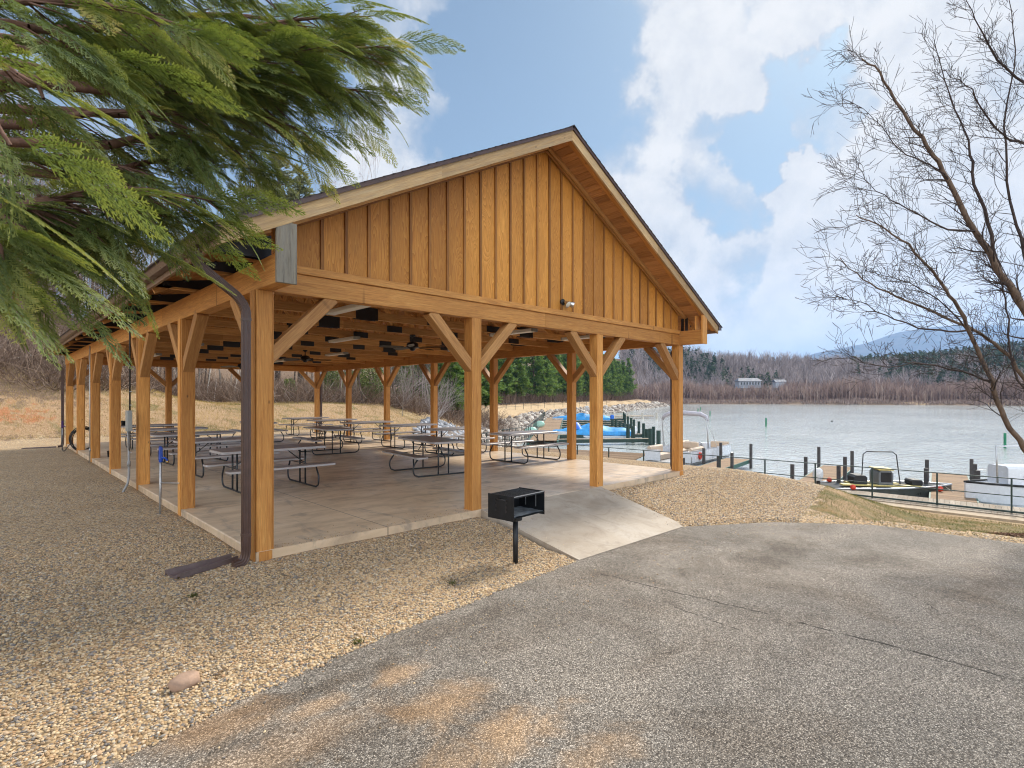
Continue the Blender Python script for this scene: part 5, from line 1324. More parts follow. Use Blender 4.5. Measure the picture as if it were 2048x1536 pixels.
# strips: thin tapering ribbons for grass, twigs, brush
def ribbons(P0, P1, W0, W1, rv, name, mat, bend=None, parent=None):
    """n ribbons from P0 to P1 (optional mid bend), facing random"""
    n = len(P0); P0 = np.asarray(P0, float); P1 = np.asarray(P1, float); A = P1-P0; Rn = NR.normal(size=(n, 3)); Sd = np.cross(A, Rn); Sd /= (np.linalg.norm(Sd, axis=1)[:, None]+1e-9)
    W0 = np.broadcast_to(np.asarray(W0, float), (n,))[:, None]; W1 = np.broadcast_to(np.asarray(W1, float), (n,))[:, None]
    mid = (P0+P1)/2+(0 if bend is None else bend)
    V = np.stack([P0-Sd*W0, P0+Sd*W0, mid+Sd*(W0+W1)/2, mid-Sd*(W0+W1)/2, P1+Sd*W1, P1-Sd*W1], 1)
    F = np.array([(0, 1, 2, 3), (3, 2, 4, 5)])[None]+6*np.arange(n)[:, None, None]
    return npmesh(name, V.reshape(-1, 3), F.reshape(-1, 4), np.repeat(rv, 6), mat, parent)
def grass():
    N = 90000; X = NR.uniform(8.7, 20, N); Y = NR.uniform(-16, 2.5, N); r = (X-TX)*SN-(Y-TY)*CS; d = (X-TX)*CS+(Y-TY)*SN
    sd = pave_sd(X, Y); s = lake_sd(r, d); nz = np.array([noise.noise(Vector((x*1.1, y*1.1, 0)))+.5*noise.noise(Vector((x*4, y*4, 0))) for x, y in zip(X, Y)])
    keep = (sd > .02) & (s > 2.6) & ((Y < -2.75+.2*(X-8.2)+.25*nz) | (X > 13.6)) & (r < d*1.1) & (nz > -.45)
    X, Y, nz = X[keep], Y[keep], nz[keep]; Z = HZt(X, Y); n = len(X); h = NR.uniform(.02, .055, n)*(1+.5*nz); P0 = np.stack([X, Y, Z-.004], -1); P1 = P0+np.stack([NR.normal(0, .022, n), NR.normal(0, .022, n), h], -1)
    rv = np.clip(.40-.6*nz+NR.normal(0, .2, n), 0, 1)
    tag(ribbons(P0, P1, .0028, .0006, rv, 'lawn_grass', M['grass_blade']), 'patchy green and straw coloured lawn beside the boardwalk', kind='stuff')
    N = 60000; X = NR.uniform(-8, 24, N); Y = NR.uniform(22.4, 35, N); nz = np.array([noise.noise(Vector((x*.6, y*.6, 0))) for x, y in zip(X, Y)]); Z = HZt(X, Y); n = N; h = NR.uniform(.05, .16, n)
    P0 = np.stack([X, Y, Z-.01], -1); P1 = P0+np.stack([NR.normal(0, .05, n), NR.normal(0, .05, n), h], -1); rv = np.clip(.72-.5*nz+NR.normal(0, .15, n), 0, 1)
    tag(ribbons(P0, P1, .006, .0015, rv, 'mound_grass', M['grass_blade']), 'dry straw coloured grass on the mound behind the pavilion', kind='stuff')
    # tiny weeds in the gravel
    for k, (u, v) in enumerate([(905, 1160), (715, 1285), (388, 1216)]):
        p = gd(u, v, -.24); p.z = hz1(p.x, p.y); n = 60; P0 = np.tile(np.array(p), (n, 1))+NR.normal(0, .018, (n, 3))*[1, 1, 0]; P1 = P0+np.stack([NR.normal(0, .018, n), NR.normal(0, .018, n), NR.uniform(.015, .04, n)], -1)
        o = ribbons(P0, P1, .003, .001, NR.uniform(0, .35, n), 'weed_tuft', M['grass_blade']); tag(o, ['small green weed growing in the gravel near the asphalt edge behind the others', 'small green weed in the middle of the front gravel', 'small green weed near the splash block end'][k], 'weed')
grass()
# mulch heap bottom right
mc = gd(2090, 1068, -.9); mc.z = hz1(mc.x, mc.y)
n = 5000; a = NR.uniform(0, 2*PI, n); q = np.sqrt(NR.uniform(0, 1, n)); X = mc.x+1.15*q*np.cos(a); Y = mc.y+1.15*q*np.sin(a); Z = HZt(X, Y)+.16*(1-q*q)
P0 = np.stack([X, Y, Z], -1); A = NR.normal(0, 1, (n, 3))*[1, 1, .35]; A /= np.linalg.norm(A, axis=1)[:, None]
tag(ribbons(P0-A*.03, P0+A*.03, .010, .006, NR.uniform(0, 1, n), 'mulch_bed', M['litter']), 'dark brown mulch ring on the lawn at the right edge', kind='stuff')
# ------------------------------------------------------------------ trees
def np_tube(segs, n=4):
    """segs: list of (p0,p1,r0,r1) -> V,F quads"""
    S = np.array([[*a, *b, r0, r1] for a, b, r0, r1 in segs], float); A = S[:, :3]; B = S[:, 3:6]; D = B-A; D /= (np.linalg.norm(D, axis=1)[:, None]+1e-9)
    U = np.cross(D, [0.31, .9, .17]); U /= np.linalg.norm(U, axis=1)[:, None]; Wv = np.cross(D, U)
    k = np.arange(n)*2*PI/n; c, s = np.cos(k), np.sin(k); ring = U[:, None]*c[None, :, None]+Wv[:, None]*s[None, :, None]
    V = np.concatenate([A[:, None]+ring*S[:, 6][:, None, None], B[:, None]+ring*S[:, 7][:, None, None]], 1)
    f = np.array([(i, (i+1) % n, n+(i+1) % n, n+i) for i in range(n)]); F = f[None]+2*n*np.arange(len(S))[:, None, None]
    return V.reshape(-1, 3), F.reshape(-1, 4)
def grow(rng, p, d, L, r, depth, out, spread=.5, up=.15, split=(2, 3), taper=.72, wob=.18, nseg=4, minr=.004):
    """recursive bare branch, appends (p0,p1,r0,r1,depth)"""
    step = L/nseg; q = Vector(p); dv = Vector(d).normalized(); rr = r
    for i in range(nseg):
        dv = (dv+Vector((rng.gauss(0, wob), rng.gauss(0, wob), rng.gauss(0, wob)+up*.3))).normalized()
        q2 = q+dv*step; r2 = max(minr, r*(1-.5*(i+1)/nseg)); out.append((tuple(q), tuple(q2), rr, r2, depth))
        if depth > 0 and i >= 1 and rng.random() < .66:
            sd = dv.orthogonal().normalized(); sd = Matrix.Rotation(rng.uniform(0, 2*PI), 3, dv) @ sd
            nd = (dv*(1-spread*.6)+sd*spread*rng.uniform(.8, 1.4)+Vector((0, 0, up))).normalized()
            grow(rng, q2, nd, L*rng.uniform(.5, .8), r2*.62, depth-1, out, spread, up, split, taper, wob, nseg, minr)
        q, rr = q2, r2
    if depth > 0:
        for _ in range(rng.randint(*split)):
            sd = Matrix.Rotation(rng.uniform(0, 2*PI), 3, dv) @ dv.orthogonal().normalized()
            nd = (dv+sd*spread*rng.uniform(.6, 1.3)+Vector((0, 0, up))).normalized()
            grow(rng, q, nd, L*rng.uniform(.55, .85), rr*.7, depth-1, out, spread, up, split, taper, wob, nseg, minr)
def bare_tree(seed, hgt, mat='bark_grey', depth=3, spread=.55, trunkfrac=.42, r0=None, name='bare_tree', lean=0):
    rng = random.Random(seed); t = empty(name); r0 = r0 or hgt*.011; segs = []
    p = Vector((0, 0, -.6)); n = 7; H_ = hgt*.85; pts = [p]; rs = [r0*1.25]; dv = Vector((lean, 0, 1))
    br = []
    for i in range(1, n+1):
        dv = (dv+Vector((rng.gauss(0, .06), rng.gauss(0, .06), .1))).normalized(); p = p+dv*H_/n; pts.append(p.copy()); rs.append(r0*(1-.8*i/n))
        if i/n > trunkfrac-.1:
            for _ in range(rng.randint(2, 3)):
                a = rng.uniform(0, 2*PI); nd = Vector((math.cos(a)*.8, math.sin(a)*.8, rng.uniform(.35, .9))); grow(rng, p, nd, hgt*.16*(1.25-i/n*.5), rs[-1]*.5, depth-1, br, spread, .12, (1, 2), minr=.008)
    grow(rng, p, dv, hgt*.16, rs[-1], depth-1, br, spread, .2, (2, 3), minr=.008)
    mb = MB(); mb.tube(pts, rs, 8, rv=.5); mb.build('trunk', M[mat], t, smooth=True)
    V, F = np_tube([b[:4] for b in br], 3); rv = np.repeat(np.clip(NR.normal(.5, .2, len(br)), 0, 1), 6)
    npmesh('crown', V, F, rv, M['twig_grey'] if mat != 'bark_dark' else M['brush'], t)
    return t
def pine(seed, hgt, mat='pine_leaf', bare=.28, dens=1.0, droop=.1, name='pine_tree', wid=.19, tri=.30):
    rng = random.Random(seed); t = empty(name); r0 = hgt*.011
    pts = [Vector((0, 0, -.6))]; 
    for i in range(1, 9): pts.append(Vector((rng.gauss(0, .05), rng.gauss(0, .05), hgt*i/8)))
    mb = MB(); mb.tube(pts, [r0*(1.2-1.12*i/8) for i in range(9)], 7, rv=.5)
    V = []; Fc = []; segs = []; cl = []
    z = hgt*bare
    while z < hgt*.99:
        f = (z-hgt*bare)/(hgt*(1-bare)); reach = hgt*wid*(1-f)**.75*rng.uniform(.7, 1.15)*min(1, .55+f*2.5)+.15
        for k in range(rng.randint(4, 6)):
            a = rng.uniform(0, 2*PI); L = reach*rng.uniform(.65, 1.15); e = Vector((math.cos(a)*L, math.sin(a)*L, L*(rng.uniform(-.05, .35)-droop+.3*f))); b = Vector((0, 0, z)); segs.append((tuple(b), tuple(b+e), .035*L**.5, .01))
            m = max(3, int(L*5*dens))
            for q in range(m):
                u = .25+.8*rng.random(); cl.append((b+e*u+Vector((rng.gauss(0, .12*L*.5+.05), rng.gauss(0, .12*L*.5+.05), rng.gauss(0, .07*L)+.04*L)), a, u))
        z += hgt*rng.uniform(.022, .04)
    Vb, Fb = np_tube(segs, 3); npmesh('branches', Vb, Fb, np.full(len(Vb), .4), M['bark_dark'], t)
    mb.build('trunk', M['bark_dark'], t, smooth=True)
    n = len(cl)*9; C = np.repeat(np.array([tuple(c[0]) for c in cl]), 9, axis=0); an = np.repeat(np.array([c[1] for c in cl]), 9)+NR.normal(0, .7, n)
    dr = np.stack([np.cos(an), np.sin(an), NR.normal(.25, .45, n)], -1); dr /= np.linalg.norm(dr, axis=1)[:, None]; L = NR.uniform(.5, 1.2, n)*tri
    S0 = C+NR.normal(0, .09, (n, 3)); E = S0+dr*L[:, None]
    ribbons(S0, E, .045*tri/.3, .012*tri/.3, np.clip(np.repeat(np.array([.25+.55*c[2] for c in cl]), 9)+NR.normal(0, .18, n), 0, 1), 'crown', M[mat], parent=t)
    return t
def put(proto, km, used, x, y, z, s, rz, lb, cat, group):
    t = copy_tree(proto, km) if proto in used else proto; used.add(proto)
    t.location = (x, y, z); t.scale = (s[0], s[0], s[1]) if hasattr(s, '__len__') else (s, s, s); t.rotation_euler.z = rz; tag(t, lb, cat, group); return t
used = set()
# --- pines across the bay
PP = [pine(s, 16, dens=.9, wid=w, bare=.14, tri=.62, mat='pine_leaf') for s, w in ((11, .21), (12, .19), (13, .23), (14, .2))]
PK = [kidmap(p) for p in PP]
row = []
n = 40
for k in range(n):
    t = k/(n-1); d = lerp(70, 232, t**1.12); sh = np.interp(d, [66, 92, 118, 138, 183, 243], [2.8, 7.5, 17, 27, 45, 71]); row.append((sh-13-R.uniform(0, 5)-lerp(1.5, 2, t), d, R.uniform(.85, 1.12)))
for k in range(16):
    t = k/15; d = lerp(84, 235, t); sh = np.interp(d, [66, 92, 118, 138, 183, 243], [2.8, 7.5, 17, 27, 45, 71]); row.append((sh-24-R.uniform(0, 8), d, R.uniform(1.05, 1.3)))
row.sort(key=lambda q: q[1])
for k, (r, d, s) in enumerate(row):
    p = P(r, d); i = R.randrange(4); z = hz1(p.x, p.y)
    put(PP[i], PK[i], used, p.x, p.y, z-.3, (s*R.uniform(.9, 1.1), s), R.uniform(0, 6), 'green pine in the dense row of pines across the bay behind the marina', 'pine tree', 'pines across the bay')
# --- bare trees, brush and pines behind the pavilion
BT_ = [bare_tree(s, 15, m, 3, sp) for s, m, sp in ((21, 'bark_grey', .5), (22, 'bark_brown', .6), (23, 'bark_dark', .45), (24, 'bark_white', .5), (25, 'bark_brown', .7), (26, 'bark_grey', .4))]
BK = [kidmap(p) for p in BT_]
def hside(r, d): p = P(r, d); return p, hz1(p.x, p.y)
kinds = ['grey barked', 'brown barked', 'dark barked', 'white barked', 'spreading brown', 'slender grey']
spots = []
for k in range(112):
    u = R.uniform(-40, 985); d = R.uniform(41 if u > 330 else 33, 66); p, z = hside((u-1024)/FPX*d, d)
    if p.y < 32-4.5*sst(8, 0, p.x) or (u > 880 and d < 52): continue
    spots.append((p, z, d, u))
for k in range(34):
    u = R.uniform(-60, 340); d = R.uniform(40, 64); p, z = hside((u-1024)/FPX*d, d)
    spots.append((p, z, d, u))
spots.sort(key=lambda q: q[2])
for k, (p, z, d, u) in enumerate(spots):
    i = R.choice([0, 1, 2, 2, 3, 4, 5, 1]); s = R.uniform(.5, 1.0)*(.68 if u > 330 else 1.12)
    put(BT_[i], BK[i], used, p.x, p.y, z, (s*.9, s), R.uniform(0, 6), '%s leafless tree in the winter woods behind the pavilion' % kinds[i], 'tree', 'leafless trees behind the pavilion')
# named ones above the roof and between posts
def tree_at(i, u, vtop, d, lb, hgt=15, wide=.9):
    p, z = hside((u-1024)/FPX*d, d); top = CH-(vtop-HZ)*d/FPX; s = (top-z)/hgt
    return put(BT_[i], BK[i], used, p.x, p.y, z, (s*wide, s), R.uniform(0, 6), lb, 'tree', None)
tree_at(0, 640, 255, 50, 'tall bare tree rising above the roof just right of the evergreen branches', wide=.5)
tree_at(5, 712, 305, 58, 'thin bare tree top showing over the roof, left of the two twiggy tops', wide=.45)
tree_at(5, 765, 275, 60, 'thin bare tree top showing over the roof, right of the two twiggy tops', wide=.5)
tree_at(3, 690, 690, 42, 'pale forked trunk standing beside the sixth lake side post', wide=1.0)
tree_at(3, 416, 640, 41, 'white barked tree seen between the second left post and the downspout', wide=.8)
tree_at(3, 472, 640, 41, 'white barked tree just left of the brown downspout', wide=.8)
tree_at(0, 805, 720, 41, 'slim pale trunk framed between two back posts', wide=.5)
def fan_shrub(seed, r, d, hgt, lb, n=26):
    rng = random.Random(seed); p, z = hside(r, d); t = empty('bare_shrub', (p.x, p.y, z)); tag(t, lb, 'shrub'); br = []
    for k in range(n):
        a = rng.uniform(0, 2*PI); e = rng.uniform(.25, 1.0); grow(rng, (0, 0, 0), (math.cos(a)*e, math.sin(a)*e, 1), hgt*.42, .035, 2, br, .45, .1, (1, 2), minr=.006, wob=.13)
    V, F = np_tube([b[:4] for b in br], 3); npmesh('stems', V, F, np.repeat(np.clip(NR.normal(.75, .15, len(br)), 0, 1), 6), M['twig_grey'], t)
fan_shrub(5, -6.3, 44, 4.6, 'large pale fan shaped bare shrub beside the stone bank'); fan_shrub(6, -9.0, 45, 4.2, 'pale bare shrub left of the fan shaped one')
PL = [pine(31, 20, 'pine_leaf_pale', .5, .8, .0, wid=.17, tri=.5), pine(32, 20, 'pine_leaf_pale', .45, .8, .0, wid=.2, tri=.5)]; PLK = [kidmap(p) for p in PL]
for k, (u, vt, d, lb) in enumerate([(600, 330, 52, 'pale green pine rising over the roof beside the tall bare tree'), (556, 300, 55, 'pale green pine half hidden behind the evergreen branches above the roof'), (500, 330, 56, 'pine behind the evergreen branches, leftmost above the roof'), (655, 365, 60, 'small pine top just above the roof edge')]):
    p, z = hside((u-1024)/FPX*d, d); top = CH-(vt-HZ)*d/FPX; s = (top-z)/20; put(PL[k % 2], PLK[k % 2], used, p.x, p.y, z, (s*.9, s), k, lb, 'pine tree', None)
for k, (u, vt, d) in enumerate([(905, 700, 52), (935, 690, 56), (960, 650, 60), (880, 715, 57)]):
    p, z = hside((u-1024)/FPX*d, d); top = CH-(vt-HZ)*d/FPX; s = (top-z)/16; put(PP[k % 4], PK[k % 4], used, p.x, p.y, z, (s*1.3, s), k, 'small pine at the edge of the woods left of the pine row', 'pine tree', 'small pines at the wood edge')
# green undergrowth shrubs
def shrub(u, vt, d, lb, mat='shrub_green', w=1.0):
    p, z = hside((u-1024)/FPX*d, d); top = CH-(vt-HZ)*d/FPX; hgt = max(1.0, top-z); t = empty('evergreen_shrub', (p.x, p.y, z)); tag(t, lb, 'shrub'); n = 2600
    C = NR.normal(0, 1, (n, 3)); C /= np.linalg.norm(C, axis=1)[:, None]; C *= (NR.uniform(.2, 1, n)**.4)[:, None]*[hgt*.3*w, hgt*.3*w, hgt*.5]; C[:, 2] += hgt*.52
    lump = np.array([noise.noise(Vector(tuple(c*1.4/hgt*2))) for c in C]); C *= (1+.3*lump)[:, None]; A = NR.normal(0, 1, (n, 3)); A /= np.linalg.norm(A, axis=1)[:, None]
    ribbons(C-A*.07, C+A*.07, .035, .02, np.clip(.5+.5*lump+NR.normal(0, .2, n), 0, 1), 'foliage', M[mat], parent=t)
    sg = [((0, 0, -.2), tuple(c*.8), .02, .008) for c in C[:30]]; V, F = np_tube(sg, 3); npmesh('stems', V, F, np.full(len(V), .4), M['bark_brown'], t)
shrub(745, 715, 43, 'loose green evergreen shrub between the back posts', w=.9); shrub(665, 735, 44, 'dark green shrub among the bare trees at the back'); shrub(580, 760, 43, 'low green shrub at the wood edge behind the crosswise table')
shrub(130, 706, 30, 'bright green shrub beyond the far end of the left eave', w=1.2); shrub(60, 610, 44, 'green shrub high on the wooded bank at the left edge', w=1.4); shrub(120, 640, 46, 'second green shrub on the wooded bank at the left edge', w=1.4)
# brush tangle (stuff)
def brush():
    n = 52000; u = NR.uniform(-60, 1010, n); d = NR.uniform(37.5, 60, n); left = u < 300; d = np.where(left, NR.uniform(24, 62, n), d); r = (u-1024)/FPX*d; X = TX+r*SN+d*CS; Y = TY-r*CS+d*SN
    keep = (Y > np.where(left, np.interp(X, [0, 8], [26.0, 31.3]), 31.3)) & ~((u > 850) & (d < 47)); X, Y, d = X[keep], Y[keep], d[keep]; Z = HZt(X, Y); n = len(X)
    h = NR.uniform(.5, 2.6, n); A = np.stack([NR.normal(0, .7, n), NR.normal(0, .7, n), NR.uniform(.3, 1.2, n)], -1); A /= np.linalg.norm(A, axis=1)[:, None]; P0 = np.stack([X, Y, Z-.1], -1)+A*0; P1 = P0+A*h[:, None]; bend = NR.normal(0, .16, (n, 3))*h[:, None]
    o = ribbons(P0, P1, .016, .005, np.clip(NR.normal(.45, .22, n), 0, 1), 'undergrowth', M['brush'], bend); tag(o, 'tangled brown winter undergrowth on the wooded bank', kind='stuff')
    n = 16000; t = NR.uniform(0, 1, n); d = 68+165*t**1.3; sh = np.interp(d, [66, 92, 118, 138, 183, 243], [2.8, 7.5, 17, 27, 45, 71]); r = sh-11.5-NR.uniform(0, 22, n); X = TX+r*SN+d*CS; Y = TY-r*CS+d*SN; Z = HZt(X, Y)
    h = NR.uniform(.6, 2.2, n)*(.7+d/200); P0 = np.stack([X, Y, Z-.2], -1); P1 = P0+np.stack([NR.normal(0, .35, n), NR.normal(0, .35, n), np.ones(n)], -1)*h[:, None]
    o = ribbons(P0, P1, .03, .012, np.clip(NR.normal(.3, .2, n), 0, 1), 'bay_undergrowth', M['brush']); tag(o, 'brown brush under the row of pines across the bay', kind='stuff')
brush()
# --- far shore woods: reeds, bare woods, pines (each reads as one mass)
def far_woods():
    def sample(n, smin, smax):
        out = []; 
        while sum(len(o[0]) for o in out) < n:
            m = n*3; r = NR.uniform(40, 700, m); d = NR.uniform(60, 620, m); s = lake_sd(r, d); k = (s > smin) & (s < smax) & (r/d < 1.15) & (r/d > .2) & ((d > 288) | (r > 85)); out.append((r[k], d[k], s[k]))
        r = np.concatenate([o[0] for o in out])[:n]; d = np.concatenate([o[1] for o in out])[:n]; s = np.concatenate([o[2] for o in out])[:n]; return r, d, s
    def tr(n, smin, smax, hmin, hmax, per, spread, w, mat, name, lb, sel=None, rvb=.5):
        r, d, s = sample(n, smin, smax); X = TX+r*SN+d*CS; Y = TY-r*CS+d*SN; Z = HZt(X, Y); u = r/d*FPX+1024
        if sel is not None: k = sel(u, s, X, Y); X, Y, Z, d = X[k], Y[k], Z[k], d[k]
        n = len(X); h = NR.uniform(hmin, hmax, n)*(1+.45*np.array([noise.noise(Vector((x*.035, y*.035, 0))) for x, y in zip(X, Y)])); rb = np.clip(NR.normal(rvb, .2, n), 0, 1)
        B = np.repeat(np.stack([X, Y, Z-.3], -1), per, axis=0); hh = np.repeat(h, per); j = np.tile(np.arange(per), n); m = n*per
        st = np.where(j == 0, 0, NR.uniform(.25, .75, m)); P0 = B+np.stack([np.zeros(m), np.zeros(m), hh*st], -1); L = np.where(j == 0, 1.0, NR.uniform(.25, .5, m))*hh
        A = np.stack([NR.normal(0, spread, m), NR.normal(0, spread, m), np.ones(m)], -1); A[j == 0] = (0, 0, 1); A /= np.linalg.norm(A, axis=1)[:, None]; P1 = P0+A*L[:, None]
        P1[:, 2] = np.minimum(P1[:, 2], B[:, 2]+hh*1.05)
        tag(ribbons(P0, P1, np.where(j == 0, w*1.6, w), w*.35, np.clip(np.repeat(rb, per)+NR.normal(0, .1, m), 0, 1), name, M[mat]), lb, kind='stuff')
    bands = lambda u: (u > 1250)
    tr(9000, 1.0, 13, .8, 1.8, 4, .25, .10, 'far_reed', 'shore_reeds', 'russet reeds along the far shoreline', rvb=.75)
    tr(7500, 6, 70, 4.0, 10.5, 10, .32, .10, 'far_reed', 'shore_thicket', 'reddish brown leafless thicket behind the far shore', sel=lambda u, s, X, Y: ~((u > 1465) & (u < 1560) & (s > 22)))
    tr(7500, 45, 330, 9, 15, 12, .42, .15, 'far_bare', 'far_bare_woods', 'grey leafless woods covering the far hill', sel=lambda u, s, X, Y: ~((u > 1455) & (u < 1565) & (s < 66)))
    # far evergreens, clustered
    r, d, s = sample(5200, 60, 420); X = TX+r*SN+d*CS; Y = TY-r*CS+d*SN; Z = HZt(X, Y); u = r/d*FPX+1024
    nz = np.array([noise.noise(Vector((x*.012, y*.012, 0)))+.5*noise.noise(Vector((x*.05, y*.05, 2))) for x, y in zip(X, Y)])
    k = (nz > .30) & (u < 1700) | (u > 1700) & ((nz > .1) | ((s > 150) & (nz > -.35))); X, Y, Z = X[k], Y[k], Z[k]; n = len(X); per = 46; h = NR.uniform(10, 17, n)
    m = n*per; B = np.repeat(np.stack([X, Y, Z], -1), per, axis=0); hh = np.repeat(h, per); f = NR.uniform(.2, 1, m); a = NR.uniform(0, 2*PI, m); rad = hh*.19*(1.1-f)*NR.uniform(.4, 1.1, m); C = B+np.stack([rad*np.cos(a), rad*np.sin(a), hh*f], -1)
    A = np.stack([np.cos(a), np.sin(a), NR.normal(.1, .4, m)], -1); tag(ribbons(C-A*.5, C+A*.9, .5, .12, np.clip(np.repeat(NR.uniform(.2, .8, n), per)+NR.normal(0, .15, m), 0, 1), 'far_pine_woods', M['far_green']), 'dark pine woods on the far hills', kind='stuff')
far_woods()
# --- mountain
def mountain():
    rows = []; nu = 90
    prof = [(1250, 760), (1600, 716), (1640, 704), (1720, 690), (1800, 664), (1860, 655), (1900, 651), (1960, 650), (2048, 652), (2140, 668), (2300, 640), (2500, 690), (2900, 740)]
    for k, (dd, fh) in enumerate([(2600, 0), (2900, .35), (3200, .7), (3500, 1.0), (4200, .8), (5200, 0)]):
        row = []
        for i in range(nu+1):
            u = lerp(1250, 2900, i/nu); v = np.interp(u, [p_[0] for p_ in prof], [p_[1] for p_ in prof]); top = CH+(HZ-v)*3500/FPX; r = (u-1024)/FPX*3500
            top += 9*noise.noise(Vector((i*.5, 1, 0)))+4*noise.noise(Vector((i*1.7, 2, 0)))
            row.append(P(r*dd/3500*(.85+.15*3500/dd), dd, -60+(top+60)*fh*(1+(.12*noise.noise(Vector((i*.35, k*1.3, 5))) if fh < 1 else 0))))
        rows.append(row)
    mb = MB(); mb.grid(rows); o = mb.build('mountain', M['mountain'], smooth=True, fixn=False); tag(o, 'blue wooded mountain ridge rising beyond the lake', kind='structure')
mountain()

# ------------------------------------------------------------------ leafless tree at the right edge
def right_tree():
    rng = random.Random(77); t = empty('leafless_tree', P(10.2, 8.6, -1.0)); o = t.location.copy(); tag(t, 'leafless many stemmed tree leaning in from the right edge over the lawn', 'tree')
    D = 8.9
    base = gd(2160, 1085, -1.1); 
    stems = [
        ([(2165, 1080, 9.0), (2100, 975, 8.9), (2048, 897, 8.8), (2010, 838, 8.7), (1981, 762, 8.6), (1945, 674, 8.5), (1910, 604, 8.3), (1875, 557, 8.2), (1828, 504, 8.0), (1770, 458, 7.9), (1712, 430, 7.8)], .062),
        ([(2180, 1080, 9.2), (2130, 850, 9.3), (2060, 640, 9.3), (2004, 551, 9.2), (1951, 463, 9.1), (1898, 363, 9.0), (1857, 293, 8.9), (1805, 223, 8.8), (1758, 146, 8.7), (1723, 117, 8.6)], .085),
        ([(2060, 640, 9.3), (2004, 548, 9.5), (1975, 445, 9.6), (1945, 346, 9.7), (1938, 281, 9.8), (1900, 190, 9.9), (1868, 80, 10)], .05),
        ([(2200, 1080, 9.5), (2120, 860, 9.6), (2048, 756, 9.5), (2004, 697, 9.3), (1945, 662, 9.1), (1875, 627, 8.9), (1793, 592, 8.6), (1725, 560, 8.4), (1680, 515, 8.3)], .05),
        ([(2130, 330, 9.6), (2048, 287, 9.4), (2004, 270, 9.2), (1963, 217, 9.0), (1934, 170, 8.9), (1875, 140, 8.8)], .035),
        ([(2120, 260, 9.9), (2048, 170, 9.8), (1998, 117, 9.7), (1963, 58, 9.6), (1928, -10, 9.5)], .04),
        ([(1981, 762, 8.6), (1945, 750, 8.5), (1851, 727, 8.3), (1754, 732, 8.1), (1690, 705, 8.0)], .024),
        ([(2060, 640, 9.3), (2048, 500, 9.7), (2020, 400, 9.8), (2010, 250, 9.9), (2030, 100, 10), (2010, -40, 10)], .04),
        ([(2130, 850, 9.3), (2035, 760, 9.2), (2016, 640, 9.1), (2000, 560, 9.0), (1960, 500, 8.9)], .03),
        ([(1945, 662, 9.1), (1880, 660, 8.8), (1790, 640, 8.5), (1720, 605, 8.3), (1670, 592, 8.2)], .022),
        ([(1945, 674, 8.5), (1880, 600, 8.6), (1800, 560, 8.5), (1740, 545, 8.3)], .02),
        ([(1951, 463, 9.1), (1880, 450, 8.8), (1800, 410, 8.5), (1740, 370, 8.3), (1715, 325, 8.2)], .022),
        ([(1898, 363, 9.0), (1860, 330, 8.8), (1800, 300, 8.6), (1750, 240, 8.5), (1700, 205, 8.4)], .02),
        ([(2200, 1080, 9.5), (2230, 700, 9.6), (2230, 400, 9.7), (2180, 100, 9.7), (2130, -150, 9.7)], .08),
        ([(2230, 400, 9.7), (2130, 330, 9.6), (2120, 260, 9.9)], .045)]
    br = []; trunk = MB()
    for si, (pl_, r0) in enumerate(stems):
        pts = [at(*q)-o for q in pl_]; sm = []
        for i in range(len(pts)-1):
            p0, p1, p2, p3 = pts[max(i-1, 0)], pts[i], pts[i+1], pts[min(i+2, len(pts)-1)]
            for k in range(4):
                q = k/4; sm.append(.5*((2*p1)+(-p0+p2)*q+(2*p0-5*p1+4*p2-p3)*q*q+(-p0+3*p1-3*p2+p3)*q**3)+Vector((rng.gauss(0, .012), rng.gauss(0, .012), rng.gauss(0, .012))))
        sm.append(pts[-1]); n = len(sm); rs = [max(.005, .82*r0*(1-.88*i/(n-1))) for i in range(n)]
        if si in (0, 1, 3, 13): trunk.tube(sm, rs, 9, rv=.5)
        else: 
            for i in range(n-1): br.append((tuple(sm[i]), tuple(sm[i+1]), rs[i], rs[i+1], 0))
        for i in range(2, n-1):
            f = i/n
            if pl_[min(len(pl_)-1, i//4)][1] > 880: continue
            for _ in range(2 if rng.random() < .55 else 1):
                dv = (sm[i+1]-sm[i]).normalized(); side = P(-1, rng.uniform(-.6, .6), rng.uniform(-.35, .55))-P(0, 0, 0)
                sd = Matrix.Rotation(rng.uniform(0, 2*PI), 3, dv) @ dv.orthogonal().normalized()
                nd = (dv*.75+side.normalized()*.55+sd*.5).normalized(); L = rng.uniform(.24, .52)*(1.1-.35*f)
                grow(rng, sm[i], nd, L, max(.005, rs[i]*.32), 2, br, .55, .06, (1, 2), wob=.13, nseg=4, minr=.0026)
    trunk.build('trunk', M['bark_brown'], t, smooth=True)
    V, F = np_tube([b[:4] for b in br], 4); npmesh('branches', V, F, None, M['bark_twig'], t)
    # winter buds at twig ends
    tips = [b for b in br if b[3] < .0030]; rng.shuffle(tips); tips = tips[:5200]; C = np.array([b[1] for b in tips]); A = np.array([b[1] for b in tips])-np.array([b[0] for b in tips]); A /= (np.linalg.norm(A, axis=1)[:, None]+1e-9)
    ribbons(C-A*.004, C+A*.014, .0045, .002, np.full(len(C), .3), 'buds', M['bark_twig'], parent=t)
M['bark_twig'] = m_bark('twig_bark', (.030, .023, .022), (.085, .064, .058))
right_tree()

